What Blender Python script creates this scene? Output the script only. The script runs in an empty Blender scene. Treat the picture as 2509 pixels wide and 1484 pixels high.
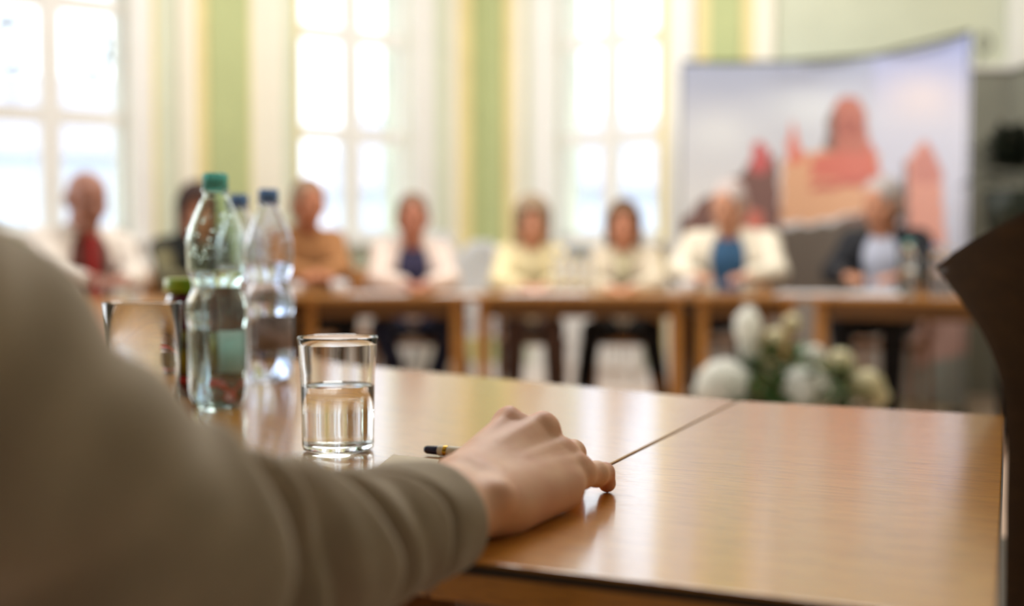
import bpy, bmesh, math, random
import numpy as np
import openvdb
from mathutils import Vector, Matrix
random.seed(4); rng = np.random.default_rng(4)
SC = bpy.context.scene
COL = SC.collection
PI = math.pi
# ------------------------------------------------------------------ camera
F = 2727.0; CH = 0.915; PITCH = math.atan((742 - 638) / F)
cs, sn = math.cos(PITCH), math.sin(PITCH)
def ray(px, py):
    u = (px - 1254.5) / F; v = (742 - py) / F
    y = cs + v * sn; z = -sn + v * cs
    return (u / y, z / y)                       # x and z per metre of room depth
def P(px, py, Y):                               # a point of the room at depth Y
    a, b = ray(px, py); return Vector((a * Y, Y, CH + b * Y))
def TP(px, py, H=0.74):
    a, b = ray(px, py); Y = (H - CH) / b; return Vector((a * Y, Y, H))
def proj(x, y, z):
    dz = z - CH; d = y * cs - dz * sn; v = y * sn + dz * cs
    return 1254.5 + F * x / d, 742 - F * v / d
cam = bpy.data.cameras.new('camera'); camo = bpy.data.objects.new('camera', cam); COL.objects.link(camo)
camo.location = (0, 0, CH); camo.rotation_euler = (PI / 2 - PITCH, 0, 0)
cam.sensor_width = 36; cam.lens = F / 2509 * 36; cam.clip_start = 0.02; cam.clip_end = 200
cam.dof.use_dof = True; cam.dof.focus_distance = 0.90; cam.dof.aperture_fstop = 2.3; cam.dof.aperture_blades = 0
SC.camera = camo
# ------------------------------------------------------------------ materials
def lin(c):
    return tuple(((v / 255) / 12.92 if v / 255 <= 0.04045 else ((v / 255 + 0.055) / 1.055) ** 2.4) for v in c) + (1.0,)
def nd(nt, t, **k):
    n = nt.nodes.new(t)
    for a, b in k.items(): setattr(n, a, b)
    return n
def mat(name, rgb, rough=0.6, var=0.06, scale=20, bump=0.0, bscale=200, stretch=(1, 1, 1), rgb2=None, **kw):
    m = bpy.data.materials.new(name); m.use_nodes = True; nt = m.node_tree
    b = nt.nodes['Principled BSDF']; b.inputs['Roughness'].default_value = rough
    for k, v in kw.items(): b.inputs[k.replace('_', ' ')].default_value = v
    c1 = lin(rgb); c2 = lin(rgb2) if rgb2 else tuple(min(1, x * (1 - 3 * var)) for x in c1[:3]) + (1,)
    tc = nd(nt, 'ShaderNodeTexCoord'); mp = nd(nt, 'ShaderNodeMapping'); mp.inputs['Scale'].default_value = stretch
    nt.links.new(tc.outputs['Object'], mp.inputs['Vector'])
    no = nd(nt, 'ShaderNodeTexNoise'); no.inputs['Scale'].default_value = scale; no.inputs['Detail'].default_value = 4
    nt.links.new(mp.outputs[0], no.inputs['Vector'])
    cr = nd(nt, 'ShaderNodeValToRGB'); cr.color_ramp.elements[0].position = 0.35; cr.color_ramp.elements[1].position = 0.65
    cr.color_ramp.elements[0].color = c1; cr.color_ramp.elements[1].color = c2
    nt.links.new(no.outputs[0], cr.inputs[0]); nt.links.new(cr.outputs[0], b.inputs['Base Color'])
    if bump:
        n2 = nd(nt, 'ShaderNodeTexNoise'); n2.inputs['Scale'].default_value = bscale; n2.inputs['Detail'].default_value = 3
        nt.links.new(mp.outputs[0], n2.inputs['Vector'])
        bp = nd(nt, 'ShaderNodeBump'); bp.inputs['Strength'].default_value = bump; bp.inputs['Distance'].default_value = 0.002
        nt.links.new(n2.outputs[0], bp.inputs['Height']); nt.links.new(bp.outputs[0], b.inputs['Normal'])
    return m
def glass(name, rgb, ior=1.45, rough=0.0):
    m = bpy.data.materials.new(name); m.use_nodes = True; b = m.node_tree.nodes['Principled BSDF']
    b.inputs['Base Color'].default_value = lin(rgb); b.inputs['Roughness'].default_value = rough
    b.inputs['IOR'].default_value = ior; b.inputs['Transmission Weight'].default_value = 1
    return m
M = {}
# wall colours
M['green'] = mat('green_paint', (184, 192, 138), 0.7, 0.02, 3)
M['palegreen'] = mat('pale_green_paint', (220, 225, 204), 0.7, 0.02, 3)
M['cream'] = mat('cream_paint', (240, 234, 218), 0.7, 0.01, 3)
M['yellow'] = mat('yellow_paint', (236, 219, 162), 0.7, 0.02, 3)
M['white'] = mat('white_paint', (238, 236, 232), 0.45, 0.01, 3)
M['grey'] = mat('grey_paint', (150, 150, 138), 0.6, 0.03, 3)
M['ceiling'] = mat('ceiling_paint', (240, 238, 228), 0.8, 0.01, 3)
M['plastic_white'] = mat('white_plastic', (235, 235, 238), 0.25, 0.01, 5)
M['paper'] = mat('paper', (240, 238, 240), 0.7, 0.01, 5)
M['paper_near'] = mat('paper_cream', (226, 214, 190), 0.7, 0.02, 30)
M['lead'] = mat('lead_came', (38, 40, 44), 0.5, 0.05)
M['metal'] = mat('steel', (150, 150, 155), 0.3, 0.03, Metallic=0.8)
M['darkmetal'] = mat('dark_metal', (40, 40, 42), 0.4, 0.05, Metallic=0.5)
M['leaf'] = mat('leaf_green', (74, 112, 48), 0.45, 0.15, 30)
M['darkleaf'] = mat('dark_leaf', (30, 42, 30), 0.5, 0.15, 30)
M['creampetal'] = mat('cream_petal', (232, 224, 186), 0.6, 0.03, 30)
M['basket'] = mat('wicker', (120, 88, 48), 0.7, 0.1, 60)
M['eye'] = mat('eye_dark', (40, 30, 25), 0.2, 0.01)
M['shoe'] = mat('shoe_leather', (25, 20, 18), 0.35, 0.05)
def wood(name, c1, c2, rough, coat=0.0, fine=0.34, bump=0.25):
    m = bpy.data.materials.new(name); m.use_nodes = True; nt = m.node_tree; L = nt.links.new
    b = nt.nodes['Principled BSDF']; b.inputs['Roughness'].default_value = rough
    b.inputs['Coat Weight'].default_value = coat; b.inputs['Coat Roughness'].default_value = 0.065; b.inputs['Coat IOR'].default_value = 1.52
    tc = nd(nt, 'ShaderNodeTexCoord')
    mp = nd(nt, 'ShaderNodeMapping'); mp.inputs['Scale'].default_value = (1.6, 22, 22); L(tc.outputs['Object'], mp.inputs['Vector'])
    n1 = nd(nt, 'ShaderNodeTexNoise'); n1.inputs['Scale'].default_value = 2.2; n1.inputs['Detail'].default_value = 6; n1.inputs['Distortion'].default_value = 0.4
    L(mp.outputs[0], n1.inputs['Vector'])
    mp2 = nd(nt, 'ShaderNodeMapping'); mp2.inputs['Scale'].default_value = (25, 420, 420); L(tc.outputs['Object'], mp2.inputs['Vector'])
    n2 = nd(nt, 'ShaderNodeTexNoise'); n2.inputs['Scale'].default_value = 1.52; n2.inputs['Detail'].default_value = 3
    L(mp2.outputs[0], n2.inputs['Vector'])
    cr = nd(nt, 'ShaderNodeValToRGB'); cr.color_ramp.elements[0].position = 0.3; cr.color_ramp.elements[1].position = 0.7
    cr.color_ramp.elements[0].color = lin(c1); cr.color_ramp.elements[1].color = lin(c2); L(n1.outputs[0], cr.inputs[0])
    cr2 = nd(nt, 'ShaderNodeValToRGB'); cr2.color_ramp.elements[0].position = 0.34; cr2.color_ramp.elements[1].position = 0.48
    cr2.color_ramp.elements[0].color = (1 - fine, 1 - fine * 1.1, 1 - fine * 1.2, 1); cr2.color_ramp.elements[1].color = (1, 1, 1, 1); L(n2.outputs[0], cr2.inputs[0])
    mx = nd(nt, 'ShaderNodeMixRGB', blend_type='MULTIPLY'); mx.inputs[0].default_value = 1
    L(cr.outputs[0], mx.inputs[1]); L(cr2.outputs[0], mx.inputs[2]); L(mx.outputs[0], b.inputs['Base Color'])
    bp = nd(nt, 'ShaderNodeBump'); bp.inputs['Strength'].default_value = bump; bp.inputs['Distance'].default_value = 0.0004
    L(n2.outputs[0], bp.inputs['Height']); L(bp.outputs[0], b.inputs['Normal'])
    n3 = nd(nt, 'ShaderNodeTexNoise'); n3.inputs['Scale'].default_value = 9; L(tc.outputs['Object'], n3.inputs['Vector'])
    bp2 = nd(nt, 'ShaderNodeBump'); bp2.inputs['Strength'].default_value = bump * 0.5; bp2.inputs['Distance'].default_value = 0.0012
    L(n2.outputs[0], bp2.inputs['Height']); L(bp2.outputs[0], b.inputs['Coat Normal'])
    return m
M['oak'] = wood('oak_veneer', (212, 146, 44), (200, 132, 36), 0.32, 1.0)
M['oakedge'] = wood('oak_edge', (150, 102, 44), (128, 84, 34), 0.45)
M['farwood'] = wood('beech_wood', (186, 132, 66), (168, 112, 50), 0.35, 0.3)
M['chairwood'] = wood('chair_wood', (170, 112, 50), (140, 86, 36), 0.4)
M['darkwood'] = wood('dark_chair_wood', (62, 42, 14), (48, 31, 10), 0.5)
M['glass'] = glass('clear_glass', (252, 253, 252), 1.5)
M['water'] = glass('water', (252, 254, 254), 1.333)
M['pet_green'] = glass('green_tinted_plastic', (240, 252, 249), 1.45)
M['pet_clear'] = glass('clear_plastic', (240, 244, 252), 1.45)
M['pane'] = glass('window_glass', (255, 255, 255), 1.0)
# ------------------------------------------------------------------ object helpers
def link(o, parent=None):
    COL.objects.link(o)
    if parent is not None: o.parent = parent
    return o
def tag(o, label=None, cat=None, group=None, kind=None):
    if label: o['label'] = label
    if cat: o['category'] = cat
    if group: o['group'] = group
    if kind: o['kind'] = kind
    return o
def empty(name, loc, rz=0.0, label=None, cat=None, group=None, kind=None):
    o = bpy.data.objects.new(name, None); o.location = loc; o.rotation_euler = (0, 0, rz); o.empty_display_size = 0.05
    COL.objects.link(o); return tag(o, label, cat, group, kind)
def mesh(name, verts, faces, m, parent=None, smooth=False, sharp=None):
    me = bpy.data.meshes.new(name); me.from_pydata([tuple(v) for v in verts], [], [tuple(f) for f in faces]); me.update()
    if m is not None: me.materials.append(m)
    if smooth: me.polygons.foreach_set('use_smooth', [True] * len(me.polygons))
    o = bpy.data.objects.new(name, me); link(o, parent); return o
def bmobj(name, bm, m, parent=None, smooth=False):
    bmesh.ops.recalc_face_normals(bm, faces=bm.faces)
    me = bpy.data.meshes.new(name); bm.to_mesh(me); bm.free(); me.materials.append(m)
    if smooth: me.polygons.foreach_set('use_smooth', [True] * len(me.polygons))
    o = bpy.data.objects.new(name, me); link(o, parent); return o
def bevel(o, w, seg=2):
    b = o.modifiers.new('bevel', 'BEVEL'); b.width = w; b.segments = seg; b.limit_method = 'ANGLE'; return o
def bbox(bm, lo, hi, M4=None):
    vs = [bm.verts.new((x, y, z)) for x in (lo[0], hi[0]) for y in (lo[1], hi[1]) for z in (lo[2], hi[2])]
    for f in ((0, 1, 3, 2), (4, 6, 7, 5), (0, 4, 5, 1), (2, 3, 7, 6), (0, 2, 6, 4), (1, 5, 7, 3)): bm.faces.new([vs[i] for i in f])
    if M4 is not None: bmesh.ops.transform(bm, matrix=M4, verts=vs)
def box(name, lo, hi, m, parent=None, bv=0.0, M4=None):
    bm = bmesh.new(); bbox(bm, lo, hi, M4); o = bmobj(name, bm, m, parent)
    if bv: bevel(o, bv)
    return o
def prism(name, poly, z0, z1, m, parent=None, bv=0.0):
    bm = bmesh.new(); n = len(poly)
    a = [bm.verts.new((p[0], p[1], z0)) for p in poly]; b = [bm.verts.new((p[0], p[1], z1)) for p in poly]
    bm.faces.new(a[::-1]); bm.faces.new(b)
    for i in range(n): bm.faces.new((a[i], a[(i + 1) % n], b[(i + 1) % n], b[i]))
    o = bmobj(name, bm, m, parent)
    if bv: bevel(o, bv, 3)
    return o
def lathe_bm(bm, prof, n=48, mod=None, M4=None):
    rings = []
    for (r, z) in prof:
        if r < 1e-6: rings.append([bm.verts.new((0, 0, z))]); continue
        rings.append([bm.verts.new(((r * (mod(k * 2 * PI / n, z) if mod else 1)) * math.cos(k * 2 * PI / n),
                                    (r * (mod(k * 2 * PI / n, z) if mod else 1)) * math.sin(k * 2 * PI / n), z)) for k in range(n)])
    for A, B in zip(rings, rings[1:]):
        for k in range(n):
            k2 = (k + 1) % n
            if len(A) == 1 and len(B) == 1: continue
            if len(A) == 1: bm.faces.new((A[0], B[k], B[k2]))
            elif len(B) == 1: bm.faces.new((A[k], A[k2], B[0]))
            else: bm.faces.new((A[k], A[k2], B[k2], B[k]))
    if M4 is not None: bmesh.ops.transform(bm, matrix=M4, verts=[v for r in rings for v in r])
def lathe(name, prof, m, parent=None, n=48, mod=None, smooth=True, M4=None):
    bm = bmesh.new(); lathe_bm(bm, prof, n, mod, M4); return bmobj(name, bm, m, parent, smooth)
def tube_bm(bm, pts, rad, n=10, caps=True):
    pts = [Vector(p) for p in pts]; rings = []; prev = None
    for i, p in enumerate(pts):
        t = (pts[min(i + 1, len(pts) - 1)] - pts[max(i - 1, 0)]).normalized()
        if prev is None:
            a = Vector((0, 0, 1)) if abs(t.z) < 0.9 else Vector((1, 0, 0)); prev = t.cross(a).normalized()
        u = (prev - t * prev.dot(t)).normalized(); v = t.cross(u); prev = u
        r = rad[i] if isinstance(rad, (list, tuple)) else rad
        rings.append([bm.verts.new(p + (u * math.cos(k * 2 * PI / n) + v * math.sin(k * 2 * PI / n)) * r) for k in range(n)])
    for A, B in zip(rings, rings[1:]):
        for k in range(n): bm.faces.new((A[k], A[(k + 1) % n], B[(k + 1) % n], B[k]))
    if caps: bm.faces.new(rings[0][::-1]); bm.faces.new(rings[-1])
def tube(name, pts, rad, m, parent=None, n=10):
    bm = bmesh.new(); tube_bm(bm, pts, rad, n); return bmobj(name, bm, m, parent, True)
# ------------------------------------------------------------------ organic surfaces from distance fields
class Field:
    def __init__(s, lo, hi, vox):
        s.lo = np.array(lo, np.float32); s.v = vox
        s.n = np.ceil((np.array(hi) - np.array(lo)) / vox).astype(int) + 1
        s.a = np.full(tuple(s.n), 0.06, np.float32)
        s.ax = [(s.lo[i] + vox * np.arange(s.n[i])).astype(np.float32) for i in range(3)]
    def sub(s, lo, hi):
        i0 = np.maximum(0, np.floor((np.array(lo) - s.lo) / s.v).astype(int)); i1 = np.minimum(s.n, np.ceil((np.array(hi) - s.lo) / s.v).astype(int) + 1)
        if np.any(i1 <= i0): return None
        sl = tuple(slice(a, b) for a, b in zip(i0, i1))
        X = s.ax[0][sl[0]][:, None, None]; Y = s.ax[1][sl[1]][None, :, None]; Z = s.ax[2][sl[2]][None, None, :]
        return sl, X, Y, Z
    def comb(s, sl, d, k, cut=False):
        a = s.a[sl]
        if cut:
            h = np.clip(0.5 - 0.5 * (a + d) / k, 0, 1) if k > 0 else (a < -d).astype(np.float32)
            s.a[sl] = a * (1 - h) + (-d) * h + k * h * (1 - h)
        else:
            h = np.clip(0.5 + 0.5 * (a - d) / k, 0, 1); s.a[sl] = a * (1 - h) + d * h - k * h * (1 - h)
    def cap(s, a, b, ra, rb=None, k=0.01, cut=False, flat=None):
        if rb is None: rb = ra
        a = np.array(a, np.float32); b = np.array(b, np.float32); m = max(ra, rb) + k * 1.5 + 3 * s.v
        q = s.sub(np.minimum(a, b) - m, np.maximum(a, b) + m)
        if q is None: return s
        sl, X, Y, Z = q; ba = b - a; L = float(ba @ ba) + 1e-12
        t = np.clip(((X - a[0]) * ba[0] + (Y - a[1]) * ba[1] + (Z - a[2]) * ba[2]) / L, 0, 1)
        d = np.sqrt((X - a[0] - t * ba[0]) ** 2 + (Y - a[1] - t * ba[1]) ** 2 + (Z - a[2] - t * ba[2]) ** 2) - (ra + (rb - ra) * t)
        s.comb(sl, d, k, cut); return s
    def ell(s, c, r, k=0.01, R=None, cut=False):
        c = np.array(c, np.float32); r = np.array(r, np.float32); m = float(r.max()) + k * 1.5 + 3 * s.v
        q = s.sub(c - m, c + m)
        if q is None: return s
        sl, X, Y, Z = q; x, y, z = X - c[0], Y - c[1], Z - c[2]
        if R is not None:
            R = np.array(R.to_3x3().transposed() if hasattr(R, 'to_3x3') else R, np.float32)
            x, y, z = (R[0, 0] * x + R[0, 1] * y + R[0, 2] * z, R[1, 0] * x + R[1, 1] * y + R[1, 2] * z, R[2, 0] * x + R[2, 1] * y + R[2, 2] * z)
        k0 = np.sqrt((x / r[0]) ** 2 + (y / r[1]) ** 2 + (z / r[2]) ** 2); k1 = np.sqrt((x / r[0] ** 2) ** 2 + (y / r[1] ** 2) ** 2 + (z / r[2] ** 2) ** 2) + 1e-6
        s.comb(sl, k0 * (k0 - 1) / k1, k, cut); return s
    def chain(s, pts, rads, k=0.01):
        for i in range(len(pts) - 1): s.cap(pts[i], pts[i + 1], rads[i], rads[i + 1], k)
        return s
    def build(s, name, m, parent=None, mw=None):
        g = openvdb.FloatGrid(0.06); arr = np.clip(s.a, -0.06, 0.06).astype(np.float32)
        g.copyFromArray(np.ascontiguousarray(arr), tolerance=0.0)
        g.transform = openvdb.createLinearTransform(voxelSize=s.v)
        r = g.convertToPolygons(isovalue=0.0); pts = r[0]; tris = r[1] if len(r) == 3 else []; quads = r[-1]
        pts = np.array(pts, np.float64) + s.lo
        V = pts[quads]; vol = np.einsum('ij,ij->i', V[:, 0], np.cross(V[:, 1], V[:, 2])).sum() + np.einsum('ij,ij->i', V[:, 0], np.cross(V[:, 2], V[:, 3])).sum() if len(quads) else 1
        fs = [tuple(int(x) for x in q) for q in quads] + [tuple(int(x) for x in q) for q in tris]
        if vol < 0: fs = [f[::-1] for f in fs]
        return mesh(name, pts.tolist(), fs, m, parent, smooth=True)
# ------------------------------------------------------------------ the room
WH = 4.6
class Wall:                                     # a straight wall face: t runs along it, n points into the room
    def __init__(s, O, d):
        s.O = Vector((O[0], O[1])); s.d = Vector(d).normalized(); s.n = Vector((s.d.y, -s.d.x))
        if s.n.dot(Vector((0, 0)) - s.O) < 0: s.n = -s.n
    def t(s, px):
        u = ray(px, 638)[0]; return (u * s.O.y - s.O.x) / (s.d.x - u * s.d.y)
    def pt(s, t, off=0): q = s.O + s.d * t + s.n * off; return (q.x, q.y)
    def block(s, name, t0, t1, z0, z1, o0, o1, m, parent=None, bv=0.0):
        o = prism(name, [s.pt(t0, o0), s.pt(t1, o0), s.pt(t1, o1), s.pt(t0, o1)], z0, z1, m, parent)
        if bv: bevel(o, bv)
        return o
WA = Wall((-1.127, 8.0), (1, 0.65)); WB = Wall((0.0, 8.494), (1, -0.488)); WC = Wall((1.80, 7.614), (1, 0.0))
aE = WA.t(1200); 
# corner of A and B
den = WA.d.x * (-WB.d.y) + WA.d.y * WB.d.x
dx, dy = WB.O.x - WA.O.x, WB.O.y - WA.O.y
tA = (dx * (-WB.d.y) + dy * WB.d.x) / den
cor = WA.pt(tA); tB = (Vector(cor) - WB.O).dot(WB.d)
tBC = (1.80 - WB.O.x) / WB.d.x
TK = 0.45
floor_m = wood('floor_parquet', (222, 196, 176), (206, 178, 158), 0.28, 0.2, 0.2, 0.1)
tag(box('floor', (-6.5, -3.2, -0.1), (5.2, 10.5, 0), floor_m), kind='structure')
tag(box('ceiling', (-6.5, -3.2, WH), (5.2, 10.5, WH + 0.1), M['ceiling']), kind='structure')
n_trim = [0]
def trim(w, p0, p1, m, off, z0=0.0, z1=WH, t0=None, t1=None):
    n_trim[0] += 1
    o = w.block('trim_%d' % n_trim[0], t0 if t0 is not None else w.t(p0), t1 if t1 is not None else w.t(p1), z0, z1, 0.001, off, M[m])
    return tag(o, kind='structure')
ZB, ZT = 1.06, 4.05                             # window opening
def wall_with_window(name, w, ta, tb, wins, m):
    bm = bmesh.new(); T = [ta]
    def blk(t0, t1, z0, z1):
        poly = [w.pt(t0, 0), w.pt(t1, 0), w.pt(t1, -TK), w.pt(t0, -TK)]
        a = [bm.verts.new((p[0], p[1], z0)) for p in poly]; b = [bm.verts.new((p[0], p[1], z1)) for p in poly]
        bm.faces.new(a[::-1]); bm.faces.new(b)
        for i in range(4): bm.faces.new((a[i], a[(i + 1) % 4], b[(i + 1) % 4], b[i]))
    c = ta
    for (x0, x1) in wins:
        blk(c, x0, 0, WH); blk(x0, x1, 0, ZB); blk(x0, x1, ZT, WH); c = x1
    blk(c, tb, 0, WH)
    return tag(bmobj(name, bm, m), kind='structure')
W1 = (WA.t(-66), WA.t(322)); W2 = (WA.t(736), WA.t(1006)); W3 = (WB.t(1364), WB.t(1616))
W0 = (W1[0] - 2.6, W1[0] - 1.35)
wall_with_window('wall_left', WA, -5.6, tA, [W0, W1, W2], M['palegreen'])
wall_with_window('wall_front', WB, tB, tBC, [W3], M['palegreen'])
tag(prism('wall_back_right', [(1.80, 7.614), (3.4, 7.614), (3.4, 8.06), (1.80, 8.06)], 0, WH, M['palegreen']), kind='structure')
tag(prism('wall_right', [(3.4, 7.614), (4.4, -3.2), (4.6, -3.2), (3.6, 7.614)], 0, WH, M['palegreen']), kind='structure')
tag(box('wall_back', (-6.5, -3.2, 0), (4.5, -3.0, WH), mat('dark_panelling', (62, 48, 36), 0.6, 0.05, 4)), kind='structure')
lw = WA.pt(-5.6)
tag(box('wall_side', (lw[0] - 0.3, -3.2, 0), (lw[0], lw[1] + 0.2, WH), M['cream']), kind='structure')
def window(k, w, t0, t1, ornaments=()):
    root = empty('window_%d' % k, (*w.pt((t0 + t1) / 2, 0), ZB), 0, kind='structure')
    inv = Matrix.Translation((-root.location.x, -root.location.y, -root.location.z))
    def blk(name, a, b, z0, z1, o0, o1, m, par=root, bv=0.004):
        o = w.block(name, a, b, z0, z1, o0, o1, m, par, bv); o.data.transform(inv if par is root else Matrix.Identity(4)); return o
    D = -0.10; fw = 0.045; tm = (t0 + t1) / 2
    bm = bmesh.new()
    def bb(a, b, z0, z1, o0=D - 0.03, o1=D + 0.03):
        poly = [w.pt(a, o0), w.pt(b, o0), w.pt(b, o1), w.pt(a, o1)]
        A = [bm.verts.new((p[0] - root.location.x, p[1] - root.location.y, z0 - ZB)) for p in poly]
        B = [bm.verts.new((p[0] - root.location.x, p[1] - root.location.y, z1 - ZB)) for p in poly]
        bm.faces.new(A[::-1]); bm.faces.new(B)
        for i in range(4): bm.faces.new((A[i], A[(i + 1) % 4], B[(i + 1) % 4], B[i]))
    bb(t0, t0 + fw, ZB, ZT); bb(t1 - fw, t1, ZB, ZT); bb(t0, t1, ZB, ZB + 0.07); bb(t0, t1, ZT - 0.06, ZT)
    bmobj('window_frame', bm, M['white'], root); bm = bmesh.new()
    bb(tm - 0.06, tm + 0.06, ZB, ZT, D - 0.035, D + 0.045); bmobj('mullion', bm, M['white'], root)
    zs = [1.818, 2.528, 3.238]
    for z in zs:
        bm = bmesh.new(); bb(t0, t1, z - 0.05, z + 0.05, D - 0.025, D + 0.035); bmobj('transom', bm, M['white'], root)
    for (a, b) in ((t0 + fw, tm - 0.035), (tm + 0.035, t1 - fw)):
        for z0, z1 in zip([ZB + 0.05] + zs, zs + [ZT - 0.05]):
            bm = bmesh.new(); bb(a - 0.004, b + 0.004, z0 + 0.02, z1 - 0.02, D - 0.003, D + 0.003); bmobj('pane', bm, M['pane'], root)
    blk('window_sill', t0 - 0.06, t1 + 0.06, ZB - 0.04, ZB, -0.06, 0.12, M['white'])
    for (px, py, rx, rz_, kind) in ornaments:
        t = w.t(px); q = w.pt(t, D); Y = q[1]; c = P(px, py, Y); bm = bmesh.new()
        X = Vector((w.d.x, w.d.y, 0)); Z = Vector((0, 0, 1)); cc = Vector((q[0], q[1], c.z)) - root.location + Vector((w.n.x, w.n.y, 0)) * 0.012
        ring = [cc + X * rx * math.cos(a) * (1 + 0.1 * math.sin(5 * a)) + Z * rz_ * math.sin(a) * (1 + 0.06 * math.cos(7 * a)) for a in np.linspace(0, 2 * PI, 41)]
        tube_bm(bm, ring, 0.017, 6, False)
        for s in range(8):
            a = s * PI / 4 + 0.3; e = cc + X * rx * math.cos(a) + Z * rz_ * math.sin(a)
            tube_bm(bm, [e, e + X * 0.035 * math.cos(a + 0.9) + Z * 0.035 * math.sin(a + 0.9), e + X * 0.05 * math.cos(a + 1.8) + Z * 0.03 * math.sin(a + 1.8)], 0.018, 6)
        if kind:
            tube_bm(bm, [cc - Z * rz_, cc - Z * (rz_ + 0.09), cc - Z * (rz_ + 0.2) + X * 0.01, cc - Z * (rz_ + 0.30)], 0.006, 6)
            tube_bm(bm, [cc + Z * rz_, cc + Z * (rz_ + 0.07) - X * 0.01], 0.018, 6)
        bmobj('leaded_ornament', bm, M['lead'], root, True)
    return root
window(1, WA, *W1, ornaments=[(235, 122, 0.10, 0.15, 0), (40, 112, 0.10, 0.13, 1)])
window(2, WA, *W2); window(3, WB, *W3); window(4, WA, *W0)
# painted bands and pilasters between the windows
for (a, b, m, off) in ((322, 372, 'white', 0.05), (372, 386, 'yellow', 0.03), (440, 482, 'cream', 0.04), (482, 508, 'yellow', 0.06), (508, 603, 'green', 0.09),
                       (603, 613, 'yellow', 0.06), (613, 690, 'cream', 0.04), (726, 737, 'yellow', 0.03), (1006, 1058, 'white', 0.05),
                       (1098, 1120, 'cream', 0.03), (1120, 1150, 'yellow', 0.05)):
    trim(WA, a, b, m, off)
trim(WA, 1150, 0, 'green', 0.09, t1=tA - 0.02)
trim(WB, 0, 1240, 'green', 0.09, t0=tB + 0.02)
for (a, b, m, off) in ((1240, 1264, 'yellow', 0.05), (1264, 1292, 'cream', 0.04), (1310, 1364, 'white', 0.05), (1616, 1640, 'yellow', 0.03), (1640, 1700, 'white', 0.05),
                       (1708, 1742, 'yellow', 0.04), (1742, 1818, 'green', 0.08), (1818, 1846, 'yellow', 0.06), (1846, 1896, 'cream', 0.05)):
    trim(WB, a, b, m, off)
tag(box('trim_40', (3.05, 7.585, 0), (3.39, 7.61, 2.20), M['grey']), kind='structure')
tag(box('trim_41', (3.0, 7.56, 2.20), (3.39, 7.613, 2.235), M['white']), kind='structure')
def right_wall_band(nm, y0, y1, m, z0, z1, off):
    x0 = 3.4 + (7.614 - y0) / 10.814; x1 = 3.4 + (7.614 - y1) / 10.814
    tag(prism(nm, [(x0 - 0.001, y0), (x0 - off, y0), (x1 - off, y1), (x1 - 0.001, y1)], z0, z1, M[m]), kind='structure')
right_wall_band('trim_42', 7.60, 7.32, 'white', 2.2, WH, 0.05); right_wall_band('trim_43', 7.32, 6.9, 'yellow', 2.2, WH, 0.03)
right_wall_band('trim_44', 7.60, 4.0, 'grey', 0, 2.2, 0.02)
tag(WA.block('baseboard_left', W0[0] - 1.5, tA - 0.1, 0, 0.14, 0.09, 0.11, M['white']), kind='structure')
tag(WB.block('baseboard_front', tB + 0.1, tBC, 0, 0.14, 0.09, 0.11, M['white']), kind='structure')
# the street side: pale house fronts and ground seen through the panes
out_m = mat('pale_render', (214, 220, 228), 0.8, 0.03, 1)
tag(box('ground', (-40, 9, -3.2), (40, 60, -3.0), mat('pale_paving', (200, 200, 200), 0.9, 0.05, 1)), kind='structure')
def house(x0, x1, y, h, rz, label):
    r = empty('house', ((x0 + x1) / 2, y, -3), rz, label, 'house', 'houses across the street'); w_ = (x1 - x0) / 2
    box('wall', (-w_, 0, 0), (w_, 6, h), out_m, r)
    bm = bmesh.new(); vs = [bm.verts.new(p) for p in ((-w_, -0.3, h), (w_, -0.3, h), (w_, 6.3, h), (-w_, 6.3, h), (-w_, 3, h + 2.2), (w_, 3, h + 2.2))]
    for f in ((0, 1, 5, 4), (2, 3, 4, 5), (0, 4, 3), (1, 2, 5), (0, 3, 2, 1)): bm.faces.new([vs[i] for i in f])
    bmobj('roof', bm, mat('pale_roof', (190, 190, 200), 0.8, 0.05, 1), r)
    for i in range(3):
        for j in range(2):
            x = -w_ + (i + 0.5) * 2 * w_ / 3; box('window', (x - 0.5, -0.05, 1.2 + j * 3), (x + 0.5, 0.02, 2.8 + j * 3), out_m, r)
house(-16, -6, 24, 6.2, 0.5, 'pale house beyond the left window'); house(-4.5, 6, 27, 5.6, 0.0, 'pale house beyond the two middle windows')
# radiators under the windows
def radiator(w, t0, t1, label):
    c = w.pt((t0 + t1) / 2, 0.12); rz = math.atan2(w.d.y, w.d.x)
    r = empty('radiator', (c[0], c[1], 0), rz, label, 'radiator', 'radiators under the windows'); L = (t1 - t0) / 2
    bm = bmesh.new(); n = int(2 * L / 0.05)
    for i in range(n):
        x = -L + (i + 0.5) * 2 * L / n; bbox(bm, (x - 0.018, -0.05, 0.14), (x + 0.018, 0.05, 0.86))
    bmobj('ribs', bm, M['white'], r)
    [box('header_pipe', (-L, -0.025, z), (L, 0.025, z + 0.04), M['white'], r) for z in (0.16, 0.80)]
    [box('foot', (s * (L - 0.1) - 0.02, -0.03, 0.0), (s * (L - 0.1) + 0.02, 0.03, 0.15), M['white'], r) for s in (-1, 1)]
radiator(WA, W1[0] + 0.1, W1[1] - 0.1, 'white ribbed radiator under the leftmost window')
radiator(WA, W2[0] + 0.1, W2[1] - 0.1, 'white ribbed radiator under the second window from the left')
radiator(WB, W3[0] + 0.08, W3[1] - 0.08, 'white ribbed radiator under the window beside the castle banner')
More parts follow.
